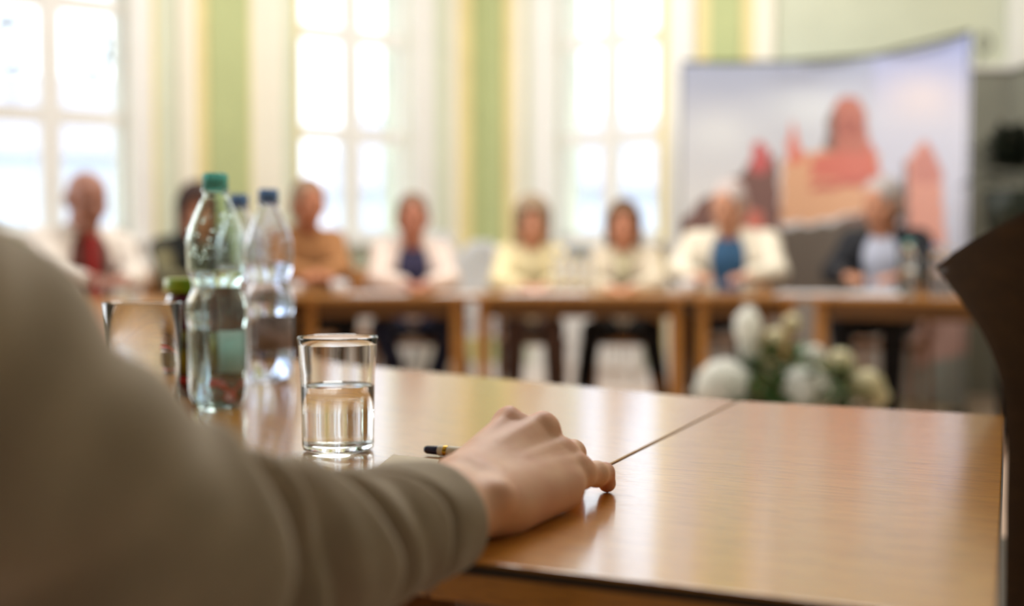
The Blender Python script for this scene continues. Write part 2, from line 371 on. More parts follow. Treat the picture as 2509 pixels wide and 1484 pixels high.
def lmat(*a, **k):                              # thin printed film that lets light through
    m = mat(*a, **k); nt = m.node_tree; p = nt.nodes['Principled BSDF']; tr = nd(nt, 'ShaderNodeBsdfTranslucent'); mx = nd(nt, 'ShaderNodeMixShader'); mx.inputs[0].default_value = 0.7
    nt.links.new(p.inputs['Base Color'].links[0].from_socket, tr.inputs['Color']); nt.links.new(p.outputs[0], mx.inputs[1]); nt.links.new(tr.outputs[0], mx.inputs[2])
    nt.links.new(mx.outputs[0], nt.nodes['Material Output'].inputs['Surface']); return m
M['cap_green'] = lmat('green_cap', (168, 240, 236), 0.35, 0.02, 30)
M['cap_blue'] = lmat('blue_cap', (170, 205, 240), 0.35, 0.02, 30)
M['petal'] = lmat('white_petal', (250, 250, 246), 0.6, 0.01, 30)
M['shell'] = lmat('white_shell_plastic', (244, 244, 246), 0.3, 0.01, 5)
# ------------------------------------------------------------------ tables of the ring
M['shadedapron'] = wood('shaded_apron_wood', (120, 82, 36), (98, 64, 26), 0.5)  # far aprons: shade below the tabletops put into a darker wood colour
def table(poly, label, m='farwood', group=None, legs=(0, 1, 2, 3), axis=(0, 1), H=0.74, tk=0.025, sub=True):
    c = sum((Vector(p) for p in poly), Vector((0, 0))) / len(poly); a = Vector(poly[axis[1]]) - Vector(poly[axis[0]])
    rz = math.atan2(a.y, a.x); R = Matrix.Rotation(-rz, 2)
    loc = [R @ (Vector(p) - c) for p in poly]
    if sum(loc[i].x * loc[(i + 1) % 4].y - loc[(i + 1) % 4].x * loc[i].y for i in range(4)) < 0: loc = loc[::-1]
    r = empty('table', (c.x, c.y, 0), rz, label, 'table', group)
    def inset(d):
        out = []
        for i in range(4):
            p0, p1, p2 = loc[i - 1], loc[i], loc[(i + 1) % 4]; e1 = (p1 - p0).normalized(); e2 = (p2 - p1).normalized()
            n1 = Vector((-e1.y, e1.x)); n2 = Vector((-e2.y, e2.x)); k = d / (1 + n1.dot(n2)); out.append(p1 + (n1 + n2) * k)
        return out
    prism('tabletop', inset(0.0012), H - tk, H, M[m], r, 0.0012)
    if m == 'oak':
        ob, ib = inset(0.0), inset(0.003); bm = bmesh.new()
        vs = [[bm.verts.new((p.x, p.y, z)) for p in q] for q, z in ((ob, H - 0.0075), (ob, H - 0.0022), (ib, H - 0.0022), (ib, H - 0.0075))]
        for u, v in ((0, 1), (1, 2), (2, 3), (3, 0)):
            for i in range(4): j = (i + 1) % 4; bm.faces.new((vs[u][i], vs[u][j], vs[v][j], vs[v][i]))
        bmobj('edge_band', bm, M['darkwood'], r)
    o = inset(0.05); i_ = inset(0.072); bm = bmesh.new()
    A = [bm.verts.new((p.x, p.y, H - tk - 0.085)) for p in o]; B = [bm.verts.new((p.x, p.y, H - tk - 0.0005)) for p in o]
    C2 = [bm.verts.new((p.x, p.y, H - tk - 0.085)) for p in i_]; D2 = [bm.verts.new((p.x, p.y, H - tk - 0.0005)) for p in i_]
    for i in range(4):
        j = (i + 1) % 4; bm.faces.new((A[i], A[j], B[j], B[i])); bm.faces.new((C2[j], C2[i], D2[i], D2[j])); bm.faces.new((A[j], A[i], C2[i], C2[j])); bm.faces.new((B[i], B[j], D2[j], D2[i]))
    bmobj('apron', bm, M['oakedge' if m == 'oak' else 'shadedapron'], r)
    for p in inset(0.062):
        box('leg', (p.x - 0.026, p.y - 0.026, 0), (p.x + 0.026, p.y + 0.026, H - tk - 0.0005), M['oakedge' if m == 'oak' else m], r, 0.004)
    return r
RB = TP(1808, 981); RF = (-0.0493, 0.656); RR = TP(2462, 1017)
seam_b = Vector((RB.x, RB.y)); right_b = Vector((RR.x, RR.y))
def xy(px, py): v = TP(px, py); return Vector((v.x, v.y))
def cross2(p, p2, q, q2):
    d, e = p2 - p, q2 - q; t = ((q.x - p.x) * e.y - (q.y - p.y) * e.x) / (d.x * e.y - d.y * e.x); return p + d * t
fA, fB = xy(1195, 1381), xy(2021, 1477)
seam_f = cross2(seam_b, xy(1490, 1141), fA, fB); right_f = cross2(right_b, xy(2449, 1484), fA, fB)
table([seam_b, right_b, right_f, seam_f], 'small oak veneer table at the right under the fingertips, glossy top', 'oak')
lb = TP(716, 879); dl = (Vector((lb.x, lb.y)) - seam_b).normalized()
L1 = seam_b + dl * 1.20; L0f = seam_f + dl * 1.42
gap = (seam_b - right_b).normalized() * 0.0012
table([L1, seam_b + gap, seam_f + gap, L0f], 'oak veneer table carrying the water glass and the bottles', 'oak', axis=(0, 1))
ring_in = [L1, Vector((-1.15, 3.3)), Vector((-1.3, 4.5)), Vector((-1.05, 5.5))]
ring_out = [L0f, Vector((-1.95, 3.0)), Vector((-2.05, 4.65)), Vector((-1.5, 6.2))]
TG = 'pale wooden tables set in a ring'
for i, lab in enumerate(('table just beyond the three water bottles', 'table at the left in front of the bald man', 'table beside the dark-haired woman in the black vest')):
    a, b, c, d = ring_in[i], ring_in[i + 1], ring_out[i + 1], ring_out[i]
    table([a + (b - a).normalized() * .003, b - (b - a).normalized() * .003, c - (c - d).normalized() * .003, d + (c - d).normalized() * .003], lab, 'farwood', TG)
xs = [(-1.045, 5.5), (-0.213, 5.55), (0.888, 5.52), (1.44, 5.47)]
labs = ('table in front of the man in the brown shirt', 'table across the middle, in front of the man in the navy shirt', 'narrow table behind the white flowers, in front of the man with the blue shirt')
for i, lab in enumerate(labs):
    a, b = Vector(xs[i]), Vector(xs[i + 1]); off = Vector((0, 0.78)); k = 0.004
    a2 = Vector((-1.49, 6.21)) if i == 0 else a + off; b2 = b + off
    table([a + Vector((k, 0)), b - Vector((k, 0)), b2 - Vector((k, 0)), a2 + Vector((k, 0))], lab, 'farwood', TG)
TDp = [Vector((1.446, 5.465)), Vector((2.32, 4.98)), Vector((2.70, 5.66)), Vector((1.80, 6.18))]
table(TDp, 'table at the right end, in front of the man in the black jacket', 'farwood', TG)
# ------------------------------------------------------------------ chairs
def chair(x, y, rz, label, m='chairwood', group='wooden chairs around the ring of tables', sh=0.45):
    r = empty('chair', (x, y, 0), rz, label, 'chair', group)
    o = box('seat', (-0.21, -0.20, sh - 0.03), (0.21, 0.22, sh), M[m], r, 0.01)
    for sx in (-1, 1):
        tube('leg', [(sx * 0.19, 0.19, 0), (sx * 0.185, 0.18, sh - 0.03)], [0.015, 0.018], M[m], r)
        tube('leg', [(sx * 0.19, -0.26, 0), (sx * 0.185, -0.20, sh - 0.03)], [0.015, 0.018], M[m], r)
        tube('back_post', [(sx * 0.185, -0.20, sh - 0.02), (sx * 0.185, -0.225, 0.62), (sx * 0.18, -0.265, 0.84)], [0.018, 0.017, 0.014], M[m], r)
    vs, fs = [], []; n = 12
    for j, (z, yy) in enumerate(((0.68, -0.238), (0.86, -0.27))):
        for i in range(n + 1):
            t = i / n * 2 - 1; vs.append((t * 0.195, yy - 0.035 * (1 - t * t), z))
    for i in range(n): fs.append((i, i + 1, n + 2 + i, n + 1 + i))
    b = mesh('backrest', vs, fs, M[m], r, True); s = b.modifiers.new('solid', 'SOLIDIFY'); s.thickness = 0.014; s.offset = 0
    return r
# ------------------------------------------------------------------ people
def ik(S, W, l1, l2, pole):
    S, W = Vector(S), Vector(W); d = W - S; L = min(d.length, (l1 + l2) * 0.995); u = d.normalized()
    a = (l1 * l1 - l2 * l2 + L * L) / (2 * L); h = math.sqrt(max(0, l1 * l1 - a * a)); p = Vector(pole); p = (p - u * p.dot(u)).normalized()
    return S + u * a + p * h
MC = {}
def cloth(rgb, var=0.05, scale=14, rgb2=None):
    k = (rgb, rgb2)
    if k not in MC: MC[k] = mat('fabric_%d_%d_%d' % rgb, rgb, 0.85, var, scale, rgb2=rgb2)
    return MC[k]
def skin_mat(rgb): 
    k = ('s', rgb)
    if k not in MC:
        MC[k] = mat('skin_%d' % rgb[1], rgb, 0.5, 0.03, 18)
        b = MC[k].node_tree.nodes['Principled BSDF']; b.inputs['Subsurface Weight'].default_value = 0.0
    return MC[k]
HS = 1.17
def HE(f, c, r, k=0.01, R=None, cut=False): f.ell(c, tuple(v * HS for v in r), k, R, cut)
def HK(f, a, b_, ra, rb=None, k=0.01, cut=False): f.cap(a, b_, ra * HS, None if rb is None else rb * HS, k, cut)
def person(x, y, face, label, skin=(196, 140, 112), hair=None, hair_rgb=(90, 70, 55), top=(220, 205, 190), shirt=None, tie=None, legs=(25, 25, 30),
           lean=0.16, hands=((-0.07, 0.43), (0.07, 0.43)), scale=1.0, tilt=0.15, turn=0.0, knees=0.13, feet=(0.12, 0.42), sleeve=1.0, vest=None, width=1.0, collar=None, vw=0.11, top2=None):
    fx, fy = face[0] - x, face[1] - y; rz = math.atan2(-fx, fy); sk = skin_mat(skin)
    pel = Vector((0, 0, 0.555)); ch = pel + Vector((0, 0.30 * math.sin(lean), 0.30 * math.cos(lean)))
    nk = ch + Vector((0, 0.17 * math.sin(lean), 0.17 * math.cos(lean))); Hc = nk + Vector((0, 0.05, 0.140))
    Rh = Matrix.Rotation(turn, 3, 'Z') @ Matrix.Rotation(-tilt, 3, 'X')
    h = lambda a, b, c: Hc + Rh @ (Vector((a, b, c)) * HS)
    wd = width; S = [ch + Vector((sx * 0.165 * wd, -0.005, 0.105)) for sx in (-1, 1)]
    Wr = [Vector((hx, hy, 0.785)) for hx, hy in hands]
    El = [ik(S[i], Wr[i], 0.285, 0.25, (sx * 0.55, -0.1, -0.8)) for i, sx in enumerate((-1, 1))]
    for e_ in El: e_.z = max(e_.z, 0.80)
    hip = [Vector((sx * 0.09, 0.02, 0.535)) for sx in (-1, 1)]; kn = [Vector((sx * knees, 0.43, 0.535)) for sx in (-1, 1)]
    an = [Vector((sx * feet[0], feet[1], 0.09)) for sx in (-1, 1)]
    bt = mbody = None
    f = Field((-0.5, -0.28, -0.01), (0.5, 0.78, 1.46), 0.0068)
    HE(f, h(0, -0.008, 0.035), (0.074, 0.094, 0.082), 0.01, Rh); HE(f, h(0, 0.024, -0.03), (0.058, 0.068, 0.082), 0.02, Rh)
    HK(f, h(-0.015, 0.068, -0.093), h(0.015, 0.068, -0.093), 0.017, k=0.02); HK(f, h(-0.03, 0.075, 0.034), h(0.03, 0.075, 0.034), 0.012, k=0.012)
    for sx in (-1, 1):
        HE(f, h(sx * 0.03, 0.092, 0.012), (0.016, 0.014, 0.011), 0.006, cut=True); HE(f, h(sx * 0.042, 0.06, -0.02), (0.022, 0.02, 0.02), 0.015)
        HE(f, h(sx * 0.076, -0.005, 0.0), (0.011, 0.02, 0.032), 0.006)
    HK(f, h(0, 0.083, 0.02), h(0, 0.106, -0.018), 0.010, 0.014, k=0.008); HK(f, h(-0.018, 0.083, -0.052), h(0.018, 0.083, -0.052), 0.009, k=0.006)
    HK(f, h(-0.02, 0.098, -0.060), h(0.02, 0.098, -0.060), 0.004, k=0.003, cut=True)
    f.cap(nk + Vector((0, 0, -0.03)), h(0, -0.015, -0.03), 0.070, 0.064, k=0.02)
    # trunk
    f.ell(pel + Vector((0, 0, 0.02)), (0.155, 0.115, 0.11), 0.03); f.ell((pel + ch) / 2 + Vector((0, 0.01, 0)), (0.14, 0.105, 0.16), 0.04)
    f.ell(ch + Vector((0, 0.005, 0.03)), (0.15 * wd, 0.105, 0.16), 0.04); f.cap(S[0], S[1], 0.05, k=0.04)
    for i, sx in enumerate((-1, 1)):
        f.cap(S[i], El[i], 0.045, 0.038, k=0.03); f.cap(El[i], Wr[i], 0.04, 0.026, k=0.015)
        d = (Wr[i] - El[i]); d.z = -0.02; d.normalize(); s = d.cross(Vector((0, 0, 1))).normalized() 
        f.cap(Wr[i] + s * 0.012, Wr[i] + d * 0.075 + s * 0.026 - Vector((0, 0, .006)), 0.017, 0.014, k=0.012); f.cap(Wr[i] - s * 0.012, Wr[i] + d * 0.08 - s * 0.018 - Vector((0, 0, .006)), 0.018, 0.014, k=0.012)
        for q, ln in enumerate((0.062, 0.072, 0.068, 0.052)):
            b0 = Wr[i] + d * 0.085 + s * sx * (-0.03 + q * 0.019) - Vector((0, 0, 0.006)); b1 = b0 + d * ln * 0.5 + Vector((0, 0, 0.004)); b2 = b1 + d * ln * 0.4 - Vector((0, 0, 0.02))
            f.chain([b0, b1, b2], [0.0095, 0.0088, 0.0075], 0.006)
        t0 = Wr[i] + d * 0.02 - s * sx * 0.025 - Vector((0, 0, 0.006)); f.chain([t0, t0 + d * 0.035 - s * sx * 0.03, t0 + d * 0.07 - s * sx * 0.03], [0.014, 0.011, 0.009], 0.008)
        f.cap(hip[i], kn[i], 0.075, 0.052, k=0.03); f.cap(kn[i], an[i], 0.048, 0.033, k=0.015); f.cap(an[i] - Vector((0, 0.02, 0.04)), an[i] + Vector((0, 0.13, -0.055)), 0.03, 0.022, k=0.02)
    body = f.build('person', sk); body.location = (x, y, 0); body.rotation_euler = (0, 0, rz); body.scale = (scale,) * 3
    tag(body, label, 'person')
    for sx in (-1, 1):
        bm = bmesh.new(); bmesh.ops.create_uvsphere(bm, u_segments=12, v_segments=8, radius=0.012, matrix=Matrix.Translation(h(sx * 0.03, 0.073, 0.012))); bmobj('eye', bm, M['eye'], body, True)
    if hair:
        g = Field(Hc - Vector((0.16, 0.17, 0.30)), Hc + Vector((0.16, 0.16, 0.17)), 0.005); hm = cloth(hair_rgb, 0.12, 40)
        if hair == 'bald':
            HE(g, h(0, -0.02, 0.0), (0.081, 0.09, 0.055), 0.01, Rh); HE(g, h(0, 0.08, 0.02), (0.12, 0.085, 0.12), 0.01, Rh, cut=True)
        else:
            e2 = {'short': 0.005, 'long': 0.011, 'full': 0.020}[hair]
            HE(g, h(0, -0.014, 0.04), (0.074 + e2, 0.094 + e2, 0.084 + e2), 0.01, Rh); HE(g, h(0, -0.04, -0.02), (0.075 + e2 * .7, 0.07, 0.08), 0.02, Rh)
            if hair in ('long', 'full'):
                for sx in (-1, 1): HK(g, h(sx * 0.062, -0.02, 0.03), h(sx * 0.072, -0.015, -0.11 if hair == 'full' else -0.17), 0.034, 0.026, k=0.02)
                HK(g, h(0, -0.06, 0), h(0, -0.07, -0.15), 0.06, 0.05, k=0.03)
            HE(g, h(0, 0.090, -0.018), (0.064, 0.085, 0.108) if hair == 'short' else (0.056, 0.085, 0.100), 0.010, Rh, cut=True)
        g.build('hair', hm, body)
    def torso(g, e, cutv=None, arms=True, armlen=1.0, hem=0.46):
        g.ell(pel + Vector((0, 0, 0.03)), (0.16 + e, 0.125 + e, 0.11), 0.03); g.ell((pel + ch) / 2 + Vector((0, 0.01, 0)), (0.15 + e, 0.115 + e, 0.18), 0.04)
        g.ell(ch + Vector((0, 0.005, 0.03)), (0.158 * wd + e, 0.115 + e, 0.165 + e), 0.04); g.cap(S[0], S[1], 0.057 + e, k=0.04); g.cap(nk + Vector((0, -0.01, -0.05)), nk + Vector((0, 0.0, 0.02)), 0.075, 0.064, k=0.03)
        for i, sx in enumerate((-1, 1)):
            if arms:
                g.cap(S[i], El[i], 0.055 + e, 0.048 + e, k=0.03)
                if armlen > 0.35: g.cap(El[i], El[i] + (Wr[i] - El[i]) * armlen * 0.93, 0.049 + e, 0.034 + e * 0.6, k=0.012)
        for _ in range(9):                                   # soft creases in the cloth
            i = rng.integers(0, 2); t = rng.uniform(0.15, 0.9); q = S[i] + (El[i] - S[i]) * t
            if arms: g.cap(q + Vector((0.07, 0.06, rng.uniform(-.03, .03))), q + Vector((-0.07, 0.06, rng.uniform(-.03, .03))), 0.005, k=0.012, cut=True)
        if cutv:
            cc = ch + Vector((0, 0.15 + e, 0.0)); g.ell(cc + Vector((0, -0.0, -0.02)), (cutv, 0.12, 0.30), 0.01, cut=True)
        g.cap(nk + Vector((0, 0.02, 0.06)), nk + Vector((0, 0.03, -0.01)), 0.062, 0.05, k=0.008, cut=True)
    lo, hi = (-0.52, -0.3, 0.40), (0.52, 0.6, 1.22)
    if shirt or vest:
        g = Field(lo, hi, 0.0085); torso(g, 0.004, arms=bool(vest), armlen=sleeve); shirt_o = g.build('shirt', cloth(shirt if shirt else top, rgb2=top2), body)
    if tie:
        g = Field((-0.1, 0, 0.5), (0.1, 0.5, 1.2), 0.006); a = ch + Vector((0, 0.125, 0.13)); b = (pel + ch) / 2 + Vector((0, 0.15, -0.06)); g.cap(a, b, 0.018, 0.034, k=0.01); g.ell(a, (0.022, 0.02, 0.02), 0.01); g.build('tie', cloth(tie), shirt_o)
    g = Field(lo, hi, 0.0085); torso(g, 0.016, cutv=(vw if (shirt and not vest) else (0.05 if vest else None)), arms=not vest, armlen=sleeve)
    g.build('vest' if vest else ('jacket' if shirt else 'blouse'), cloth(vest if vest else top, rgb2=None if vest else top2), body)
    if collar: 
        g = Field((-0.2, -0.2, 0.8), (0.2, 0.4, 1.3), 0.006); g.chain([nk + Vector((0.06, 0.0, -0.01)), nk + Vector((0.045, 0.07, -0.05)), nk + Vector((0.0, 0.125, -0.14)), nk + Vector((-0.045, 0.07, -0.05)), nk + Vector((-0.06, 0.0, -0.01))], [0.026] * 5, 0.01)
        g.cap(nk + Vector((0, 0.125, -0.14)), nk + Vector((0.02, 0.13, -0.30)), 0.03, 0.02, k=0.02); g.build('scarf', cloth(collar), body)
    g = Field((-0.4, -0.3, 0.08), (0.4, 0.62, 0.72), 0.0095); g.ell(pel, (0.165, 0.13, 0.09), 0.02)
    for i, sx in enumerate((-1, 1)):
        g.cap(hip[i], kn[i], 0.085, 0.064, k=0.03); g.cap(kn[i], an[i] + Vector((0, 0, 0.03)), 0.062, 0.046, k=0.015)
    g.build('trousers', cloth(legs, 0.03), body)
    for i in (0, 1):
        g = Field(an[i] - Vector((0.07, 0.12, 0.1)), an[i] + Vector((0.07, 0.24, 0.08)), 0.006); g.cap(an[i] + Vector((0, -0.03, -0.045)), an[i] + Vector((0, 0.15, -0.058)), 0.042, 0.03, k=0.01); g.cap(an[i] + Vector((0, 0, 0.0)), an[i] + Vector((0, -0.02, -0.04)), 0.04, k=0.02)
        g.build('shoe', M['shoe'], body)
    return body
CT = (0.2, 3.1)
PPL = [
 dict(x=-2.17, y=5.55, label='bald man in an open cream jacket and red tie, arms folded on the table', skin=(158, 108, 90), hair='bald', hair_rgb=(120, 100, 90), top=(232, 222, 212), shirt=(110, 56, 48), tie=(170, 28, 26), scale=1.04, hands=((-0.02, 0.38), (0.06, 0.44)), tilt=0.25, sleeve=0.6, width=1.1),
 dict(x=-1.80, y=6.25, label='dark-haired woman in a black vest and olive sleeves, partly behind the green-capped bottle', skin=(190, 132, 104), hair='full', hair_rgb=(58, 34, 26), top=(120, 112, 78), top2=(70, 66, 50), vest=(22, 26, 24), scale=1.02, tilt=0.3, turn=-0.3),
 dict(x=-1.235, y=6.62, label='man in a brown shirt just right of the blue-capped bottles', skin=(186, 120, 88), hair='short', hair_rgb=(150, 120, 96), top=(168, 116, 70), scale=1.07, tilt=0.2, turn=0.1, width=0.9, hands=((0.0, 0.40), (0.05, 0.44))),
 dict(x=-0.60, y=6.62, label='man in a pale pink jacket over a navy shirt with his hands joined', skin=(184, 118, 92), hair='short', hair_rgb=(130, 96, 74), top=(232, 212, 200), shirt=(64, 60, 92), scale=1.0, tilt=0.18, knees=0.20, feet=(0.05, 0.38), legs=(40, 48, 76)),
 dict(x=0.115, y=6.66, label='woman in a cream yellow blouse with light brown hair, middle of the far side', skin=(206, 146, 116), hair='full', hair_rgb=(160, 136, 110), top=(238, 222, 176), scale=0.985, tilt=0.2, legs=(110, 88, 80), knees=0.11, width=0.86),
 dict(x=0.67, y=6.66, label='brown-haired woman in a beige blouse and loose scarf, before the right-hand window', skin=(204, 140, 110), hair='long', hair_rgb=(110, 78, 52), top=(222, 208, 184), collar=(196, 186, 150), scale=0.97, tilt=0.22, knees=0.17, feet=(0.24, 0.36), legs=(16, 16, 20), width=0.92),
 dict(x=1.31, y=6.66, label='grey-haired man in a wide cream jacket over a blue shirt', skin=(206, 150, 120), hair='short', hair_rgb=(206, 190, 186), top=(238, 228, 208), shirt=(54, 96, 134), scale=1.06, tilt=0.3, turn=-0.3, hands=((-0.14, 0.42), (0.14, 0.42)), width=1.22, legs=(18, 18, 30)),
 dict(x=2.14, y=6.36, label='man in a black jacket over a pale blue shirt, before the castle banner', skin=(200, 142, 112), hair='short', hair_rgb=(190, 180, 178), top=(20, 22, 30), shirt=(196, 202, 222), scale=1.06, tilt=0.25, turn=-0.4, hands=((-0.15, 0.40), (0.10, 0.42)), legs=(14, 14, 18)),
]
for i, p in enumerate(PPL):
    person(face=CT if i != 3 else (0.0, 3.0), **p)
    fx, fy = CT[0] - p['x'], CT[1] - p['y']; rz = math.atan2(-fx, fy); d = Vector((fx, fy)).normalized() * -0.04
    chair(p['x'] + d.x, p['y'] + d.y, rz, ('chair under the bald man in the cream jacket', 'chair under the woman in the black vest', 'chair under the man in the brown shirt', 'chair under the man in the navy shirt',
       'chair under the woman in the cream yellow blouse', 'chair under the woman with the loose scarf', 'chair under the grey-haired man in the cream jacket', 'chair under the man in the black jacket')[i])
for (px, Y, rz, lab) in ((332, 6.75, 2.2, 'empty wooden chair between the bald man and the dark-haired woman'), (866, 7.3, 3.0, 'empty wooden chair right of the man in the brown shirt')):
    q = P(px, 640, Y); chair(q.x, q.y, rz, lab)
# white upholstered chair backs between the people
def shell_chair(px, Y, rz, label, w=0.27, top=0.93):
    q = P(px, 640, Y); r = empty('shell_chair', (q.x, q.y, 0), rz, label, 'chair', 'white shell chairs at the far side')
    n, k = 20, 12; vs, fs = [], []
    for j in range(k + 1):
        t = j / k
        for i in range(n + 1):
            a = (i / n * 2 - 1); ww = w * math.sqrt(max(0.02, 1 - max(0, t * 1.5 - 0.5) ** 2 * 0.95)); vs.append((a * ww, -0.2 - 0.05 * t + 0.16 * a * a, 0.47 + (top - 0.47) * t))
    for j in range(k):
        for i in range(n): b = j * (n + 1) + i; fs.append((b, b + 1, b + n + 2, b + n + 1))
    o = mesh('backrest', vs, fs, M['shell'], r, True); s = o.modifiers.new('solid', 'SOLIDIFY'); s.thickness = 0.03
    o = lathe('seat', [(0, 0.43), (0.2, 0.43), (0.235, 0.45), (0.23, 0.47), (0, 0.46)], M['shell'], r, 32)
    for sx in (-1, 1):
        for sy in (-1, 1): tube('leg', [(sx * 0.2, sy * 0.2, 0), (sx * 0.13, sy * 0.13, 0.43)], 0.012, M['metal'], r, 8)
shell_chair(1075, 7.75, 2.95, 'white rounded chair back just right of the man in the navy shirt', 0.16, 1.12)
shell_chair(1178, 7.25, 3.1, 'white rounded chair back between the navy-shirted man and the woman in cream yellow', 0.23, 1.05)
# ------------------------------------------------------------------ castle banner (a curved pop-up display)
def inside(pt, poly):
    x, y = pt; c = False; j = len(poly) - 1
    for i in range(len(poly)):
        xi, yi = poly[i]; xj, yj = poly[j]
        if (yi > y) != (yj > y) and x < (xj - xi) * (y - yi) / (yj - yi) + xi: c = not c
        j = i
    return c
def L8(c): return np.array(lin(c)[:3])
SH = [([(1660, 560), (1700, 505), (1750, 470), (1810, 425), (1850, 392), (1905, 380), (1915, 560), (2010, 560), (2150, 500), (2165, 560), (2110, 640), (2120, 720), (1660, 720)], (130, 92, 84)),
      ([(1900, 560), (2150, 540), (2130, 720), (1880, 720)], (104, 92, 80)), ([(1660, 720), (2240, 720), (2240, 1100), (1660, 1100)], (150, 138, 126)),
      ([(1912, 545), (1916, 400), (1935, 372), (1965, 372), (2030, 366), (2150, 372), (2158, 470), (2120, 512), (1990, 548)], (226, 168, 124)),
      ([(1978, 440), (1990, 385), (2040, 368), (2136, 345), (2158, 440), (2060, 440)], (216, 112, 92)), ([(1980, 455), (2150, 430), (2152, 450), (1990, 468)], (200, 100, 86)),
      ([(1928, 402), (1926, 350), (1944, 292), (1958, 345), (1975, 402)], (226, 120, 96)), ([(2030, 372), (2034, 270), (2060, 236), (2100, 236), (2122, 275), (2132, 372)], (192, 112, 92)),
      ([(2022, 366), (2030, 270), (2042, 262), (2044, 366)], (120, 96, 88)), ([(2060, 300), (2070, 280), (2080, 300), (2080, 330), (2060, 330)], (160, 80, 70)), ([(2092, 300), (2101, 280), (2110, 300), (2110, 330), (2092, 330)], (160, 80, 70)),
      ([(1842, 420), (1846, 360), (1862, 345), (1880, 362), (1890, 400), (1866, 425)], (206, 92, 92)), ([(2212, 585), (2218, 400), (2268, 340), (2306, 405), (2318, 610)], (224, 154, 134)),
      ([(2236, 400), (2270, 345), (2306, 405), (2312, 450), (2230, 450)], (206, 134, 122)), ([(2206, 560), (2212, 400), (2222, 390), (2226, 560)], (116, 100, 100)),
      ([(1818, 560), (1832, 515), (1862, 515), (1870, 555), (1845, 585)], (214, 112, 92)), ([(2055, 620), (2075, 570), (2110, 570), (2112, 625), (2080, 650)], (204, 120, 98)),
      ([(2240, 620), (2330, 600), (2380, 720), (2240, 720)], (214, 196, 180)), ([(2240, 720), (2400, 720), (2400, 850), (2300, 900), (2240, 900)], (206, 164, 150)), ([(2240, 900), (2420, 850), (2420, 1100), (2240, 1100)], (150, 158, 148))]
def sky(px, py):
    t = min(1, max(0, (py - 150) / 330)); c = L8((158, 166, 194)) * (1 - t) + L8((228, 226, 226)) * t
    if px > 2139: t2 = min(1, max(0, (py - 90) / 200)); c = L8((150, 162, 216)) * (1 - t2) + L8((204, 206, 224)) * t2
    for (cx, cy, rx, ry, col) in ((1990, 270, 120, 60, (222, 226, 230)), (2260, 240, 90, 60, (228, 214, 216)), (1760, 330, 90, 60, (226, 228, 230)), (1960, 190, 80, 18, (160, 164, 184)), (1780, 205, 90, 20, (170, 176, 198))):
        w_ = math.exp(-((px - cx) / rx) ** 2 - ((py - cy) / ry) ** 2); c = c * (1 - 0.8 * w_) + L8(col) * 0.8 * w_
    return c
def banner():
    H0, H1 = 0.06, 2.20
    pl = [Vector((1.12, 7.35)), Vector((1.78, 7.34)), Vector((2.30, 7.10)), Vector((2.606, 6.37))]
    r = empty('banner_stand', (1.95, 7.1, 0), 0, 'wide curved banner printed with red castle towers under a cloudy sky', 'banner')
    pm = bpy.data.materials.new('printed_castle'); pm.use_nodes = True; b = pm.node_tree.nodes['Principled BSDF']; b.inputs['Roughness'].default_value = 0.5
    at = nd(pm.node_tree, 'ShaderNodeAttribute'); at.attribute_name = 'print'; pm.node_tree.links.new(at.outputs['Color'], b.inputs['Base Color'])
    for k in range(3):
        a, c = pl[k], pl[k + 1]; n = (c - a).normalized(); nrm = Vector((n.y, -n.x)); nu, nv = 70, 190; vs, fs, cl = [], [], []
        for j in range(nv + 1):
            z = H0 + (H1 - H0) * j / nv + 0.0
            for i in range(nu + 1):
                t = i / nu; p = a + (c - a) * t - nrm * 0.05 * math.sin(PI * t) * (1 if k else 0.4); vs.append((p.x - 1.95, p.y - 7.1, z))
                px, py = proj(p.x, p.y, z); col = sky(px, py); wob = 5 * math.sin(px * 0.11) + 4 * math.sin(py * 0.13)
                for poly, cc in SH:
                    if inside((px + wob * .5, py + wob * .4), poly): col = L8(cc) * (1 + 0.10 * math.sin(px * 0.35) * math.sin(py * 0.41))
                gm = float(col.mean()); col = col * 0.85 + gm * 0.15; cl.append((*np.clip(col, 0, 1), 1))
        for j in range(nv):
            for i in range(nu): q = j * (nu + 1) + i; fs.append((q, q + 1, q + nu + 2, q + nu + 1))
        o = mesh('printed_panel', vs, fs, pm, r, True); at_ = o.data.color_attributes.new('print', 'FLOAT_COLOR', 'POINT'); at_.data.foreach_set('color', np.array(cl, np.float32).ravel())
        s = o.modifiers.new('solid', 'SOLIDIFY'); s.thickness = 0.006
    for p in pl:
        tube('pole', [(p.x - 1.95, p.y - 7.1 + 0.03, 0.0), (p.x - 1.95, p.y - 7.1 + 0.03, 2.19)], 0.010, M['darkmetal'], r, 8)
    tube('top_rail', [(p.x - 1.95, p.y - 7.1 + 0.02, 2.215) for p in pl], 0.012, M['darkmetal'], r, 8)
    for p in (pl[0], pl[3]): box('foot', (p.x - 1.95 - 0.03, p.y - 7.1 - 0.16, 0), (p.x - 1.95 + 0.03, p.y - 7.1 + 0.2, 0.02), M['darkmetal'], r)
banner()
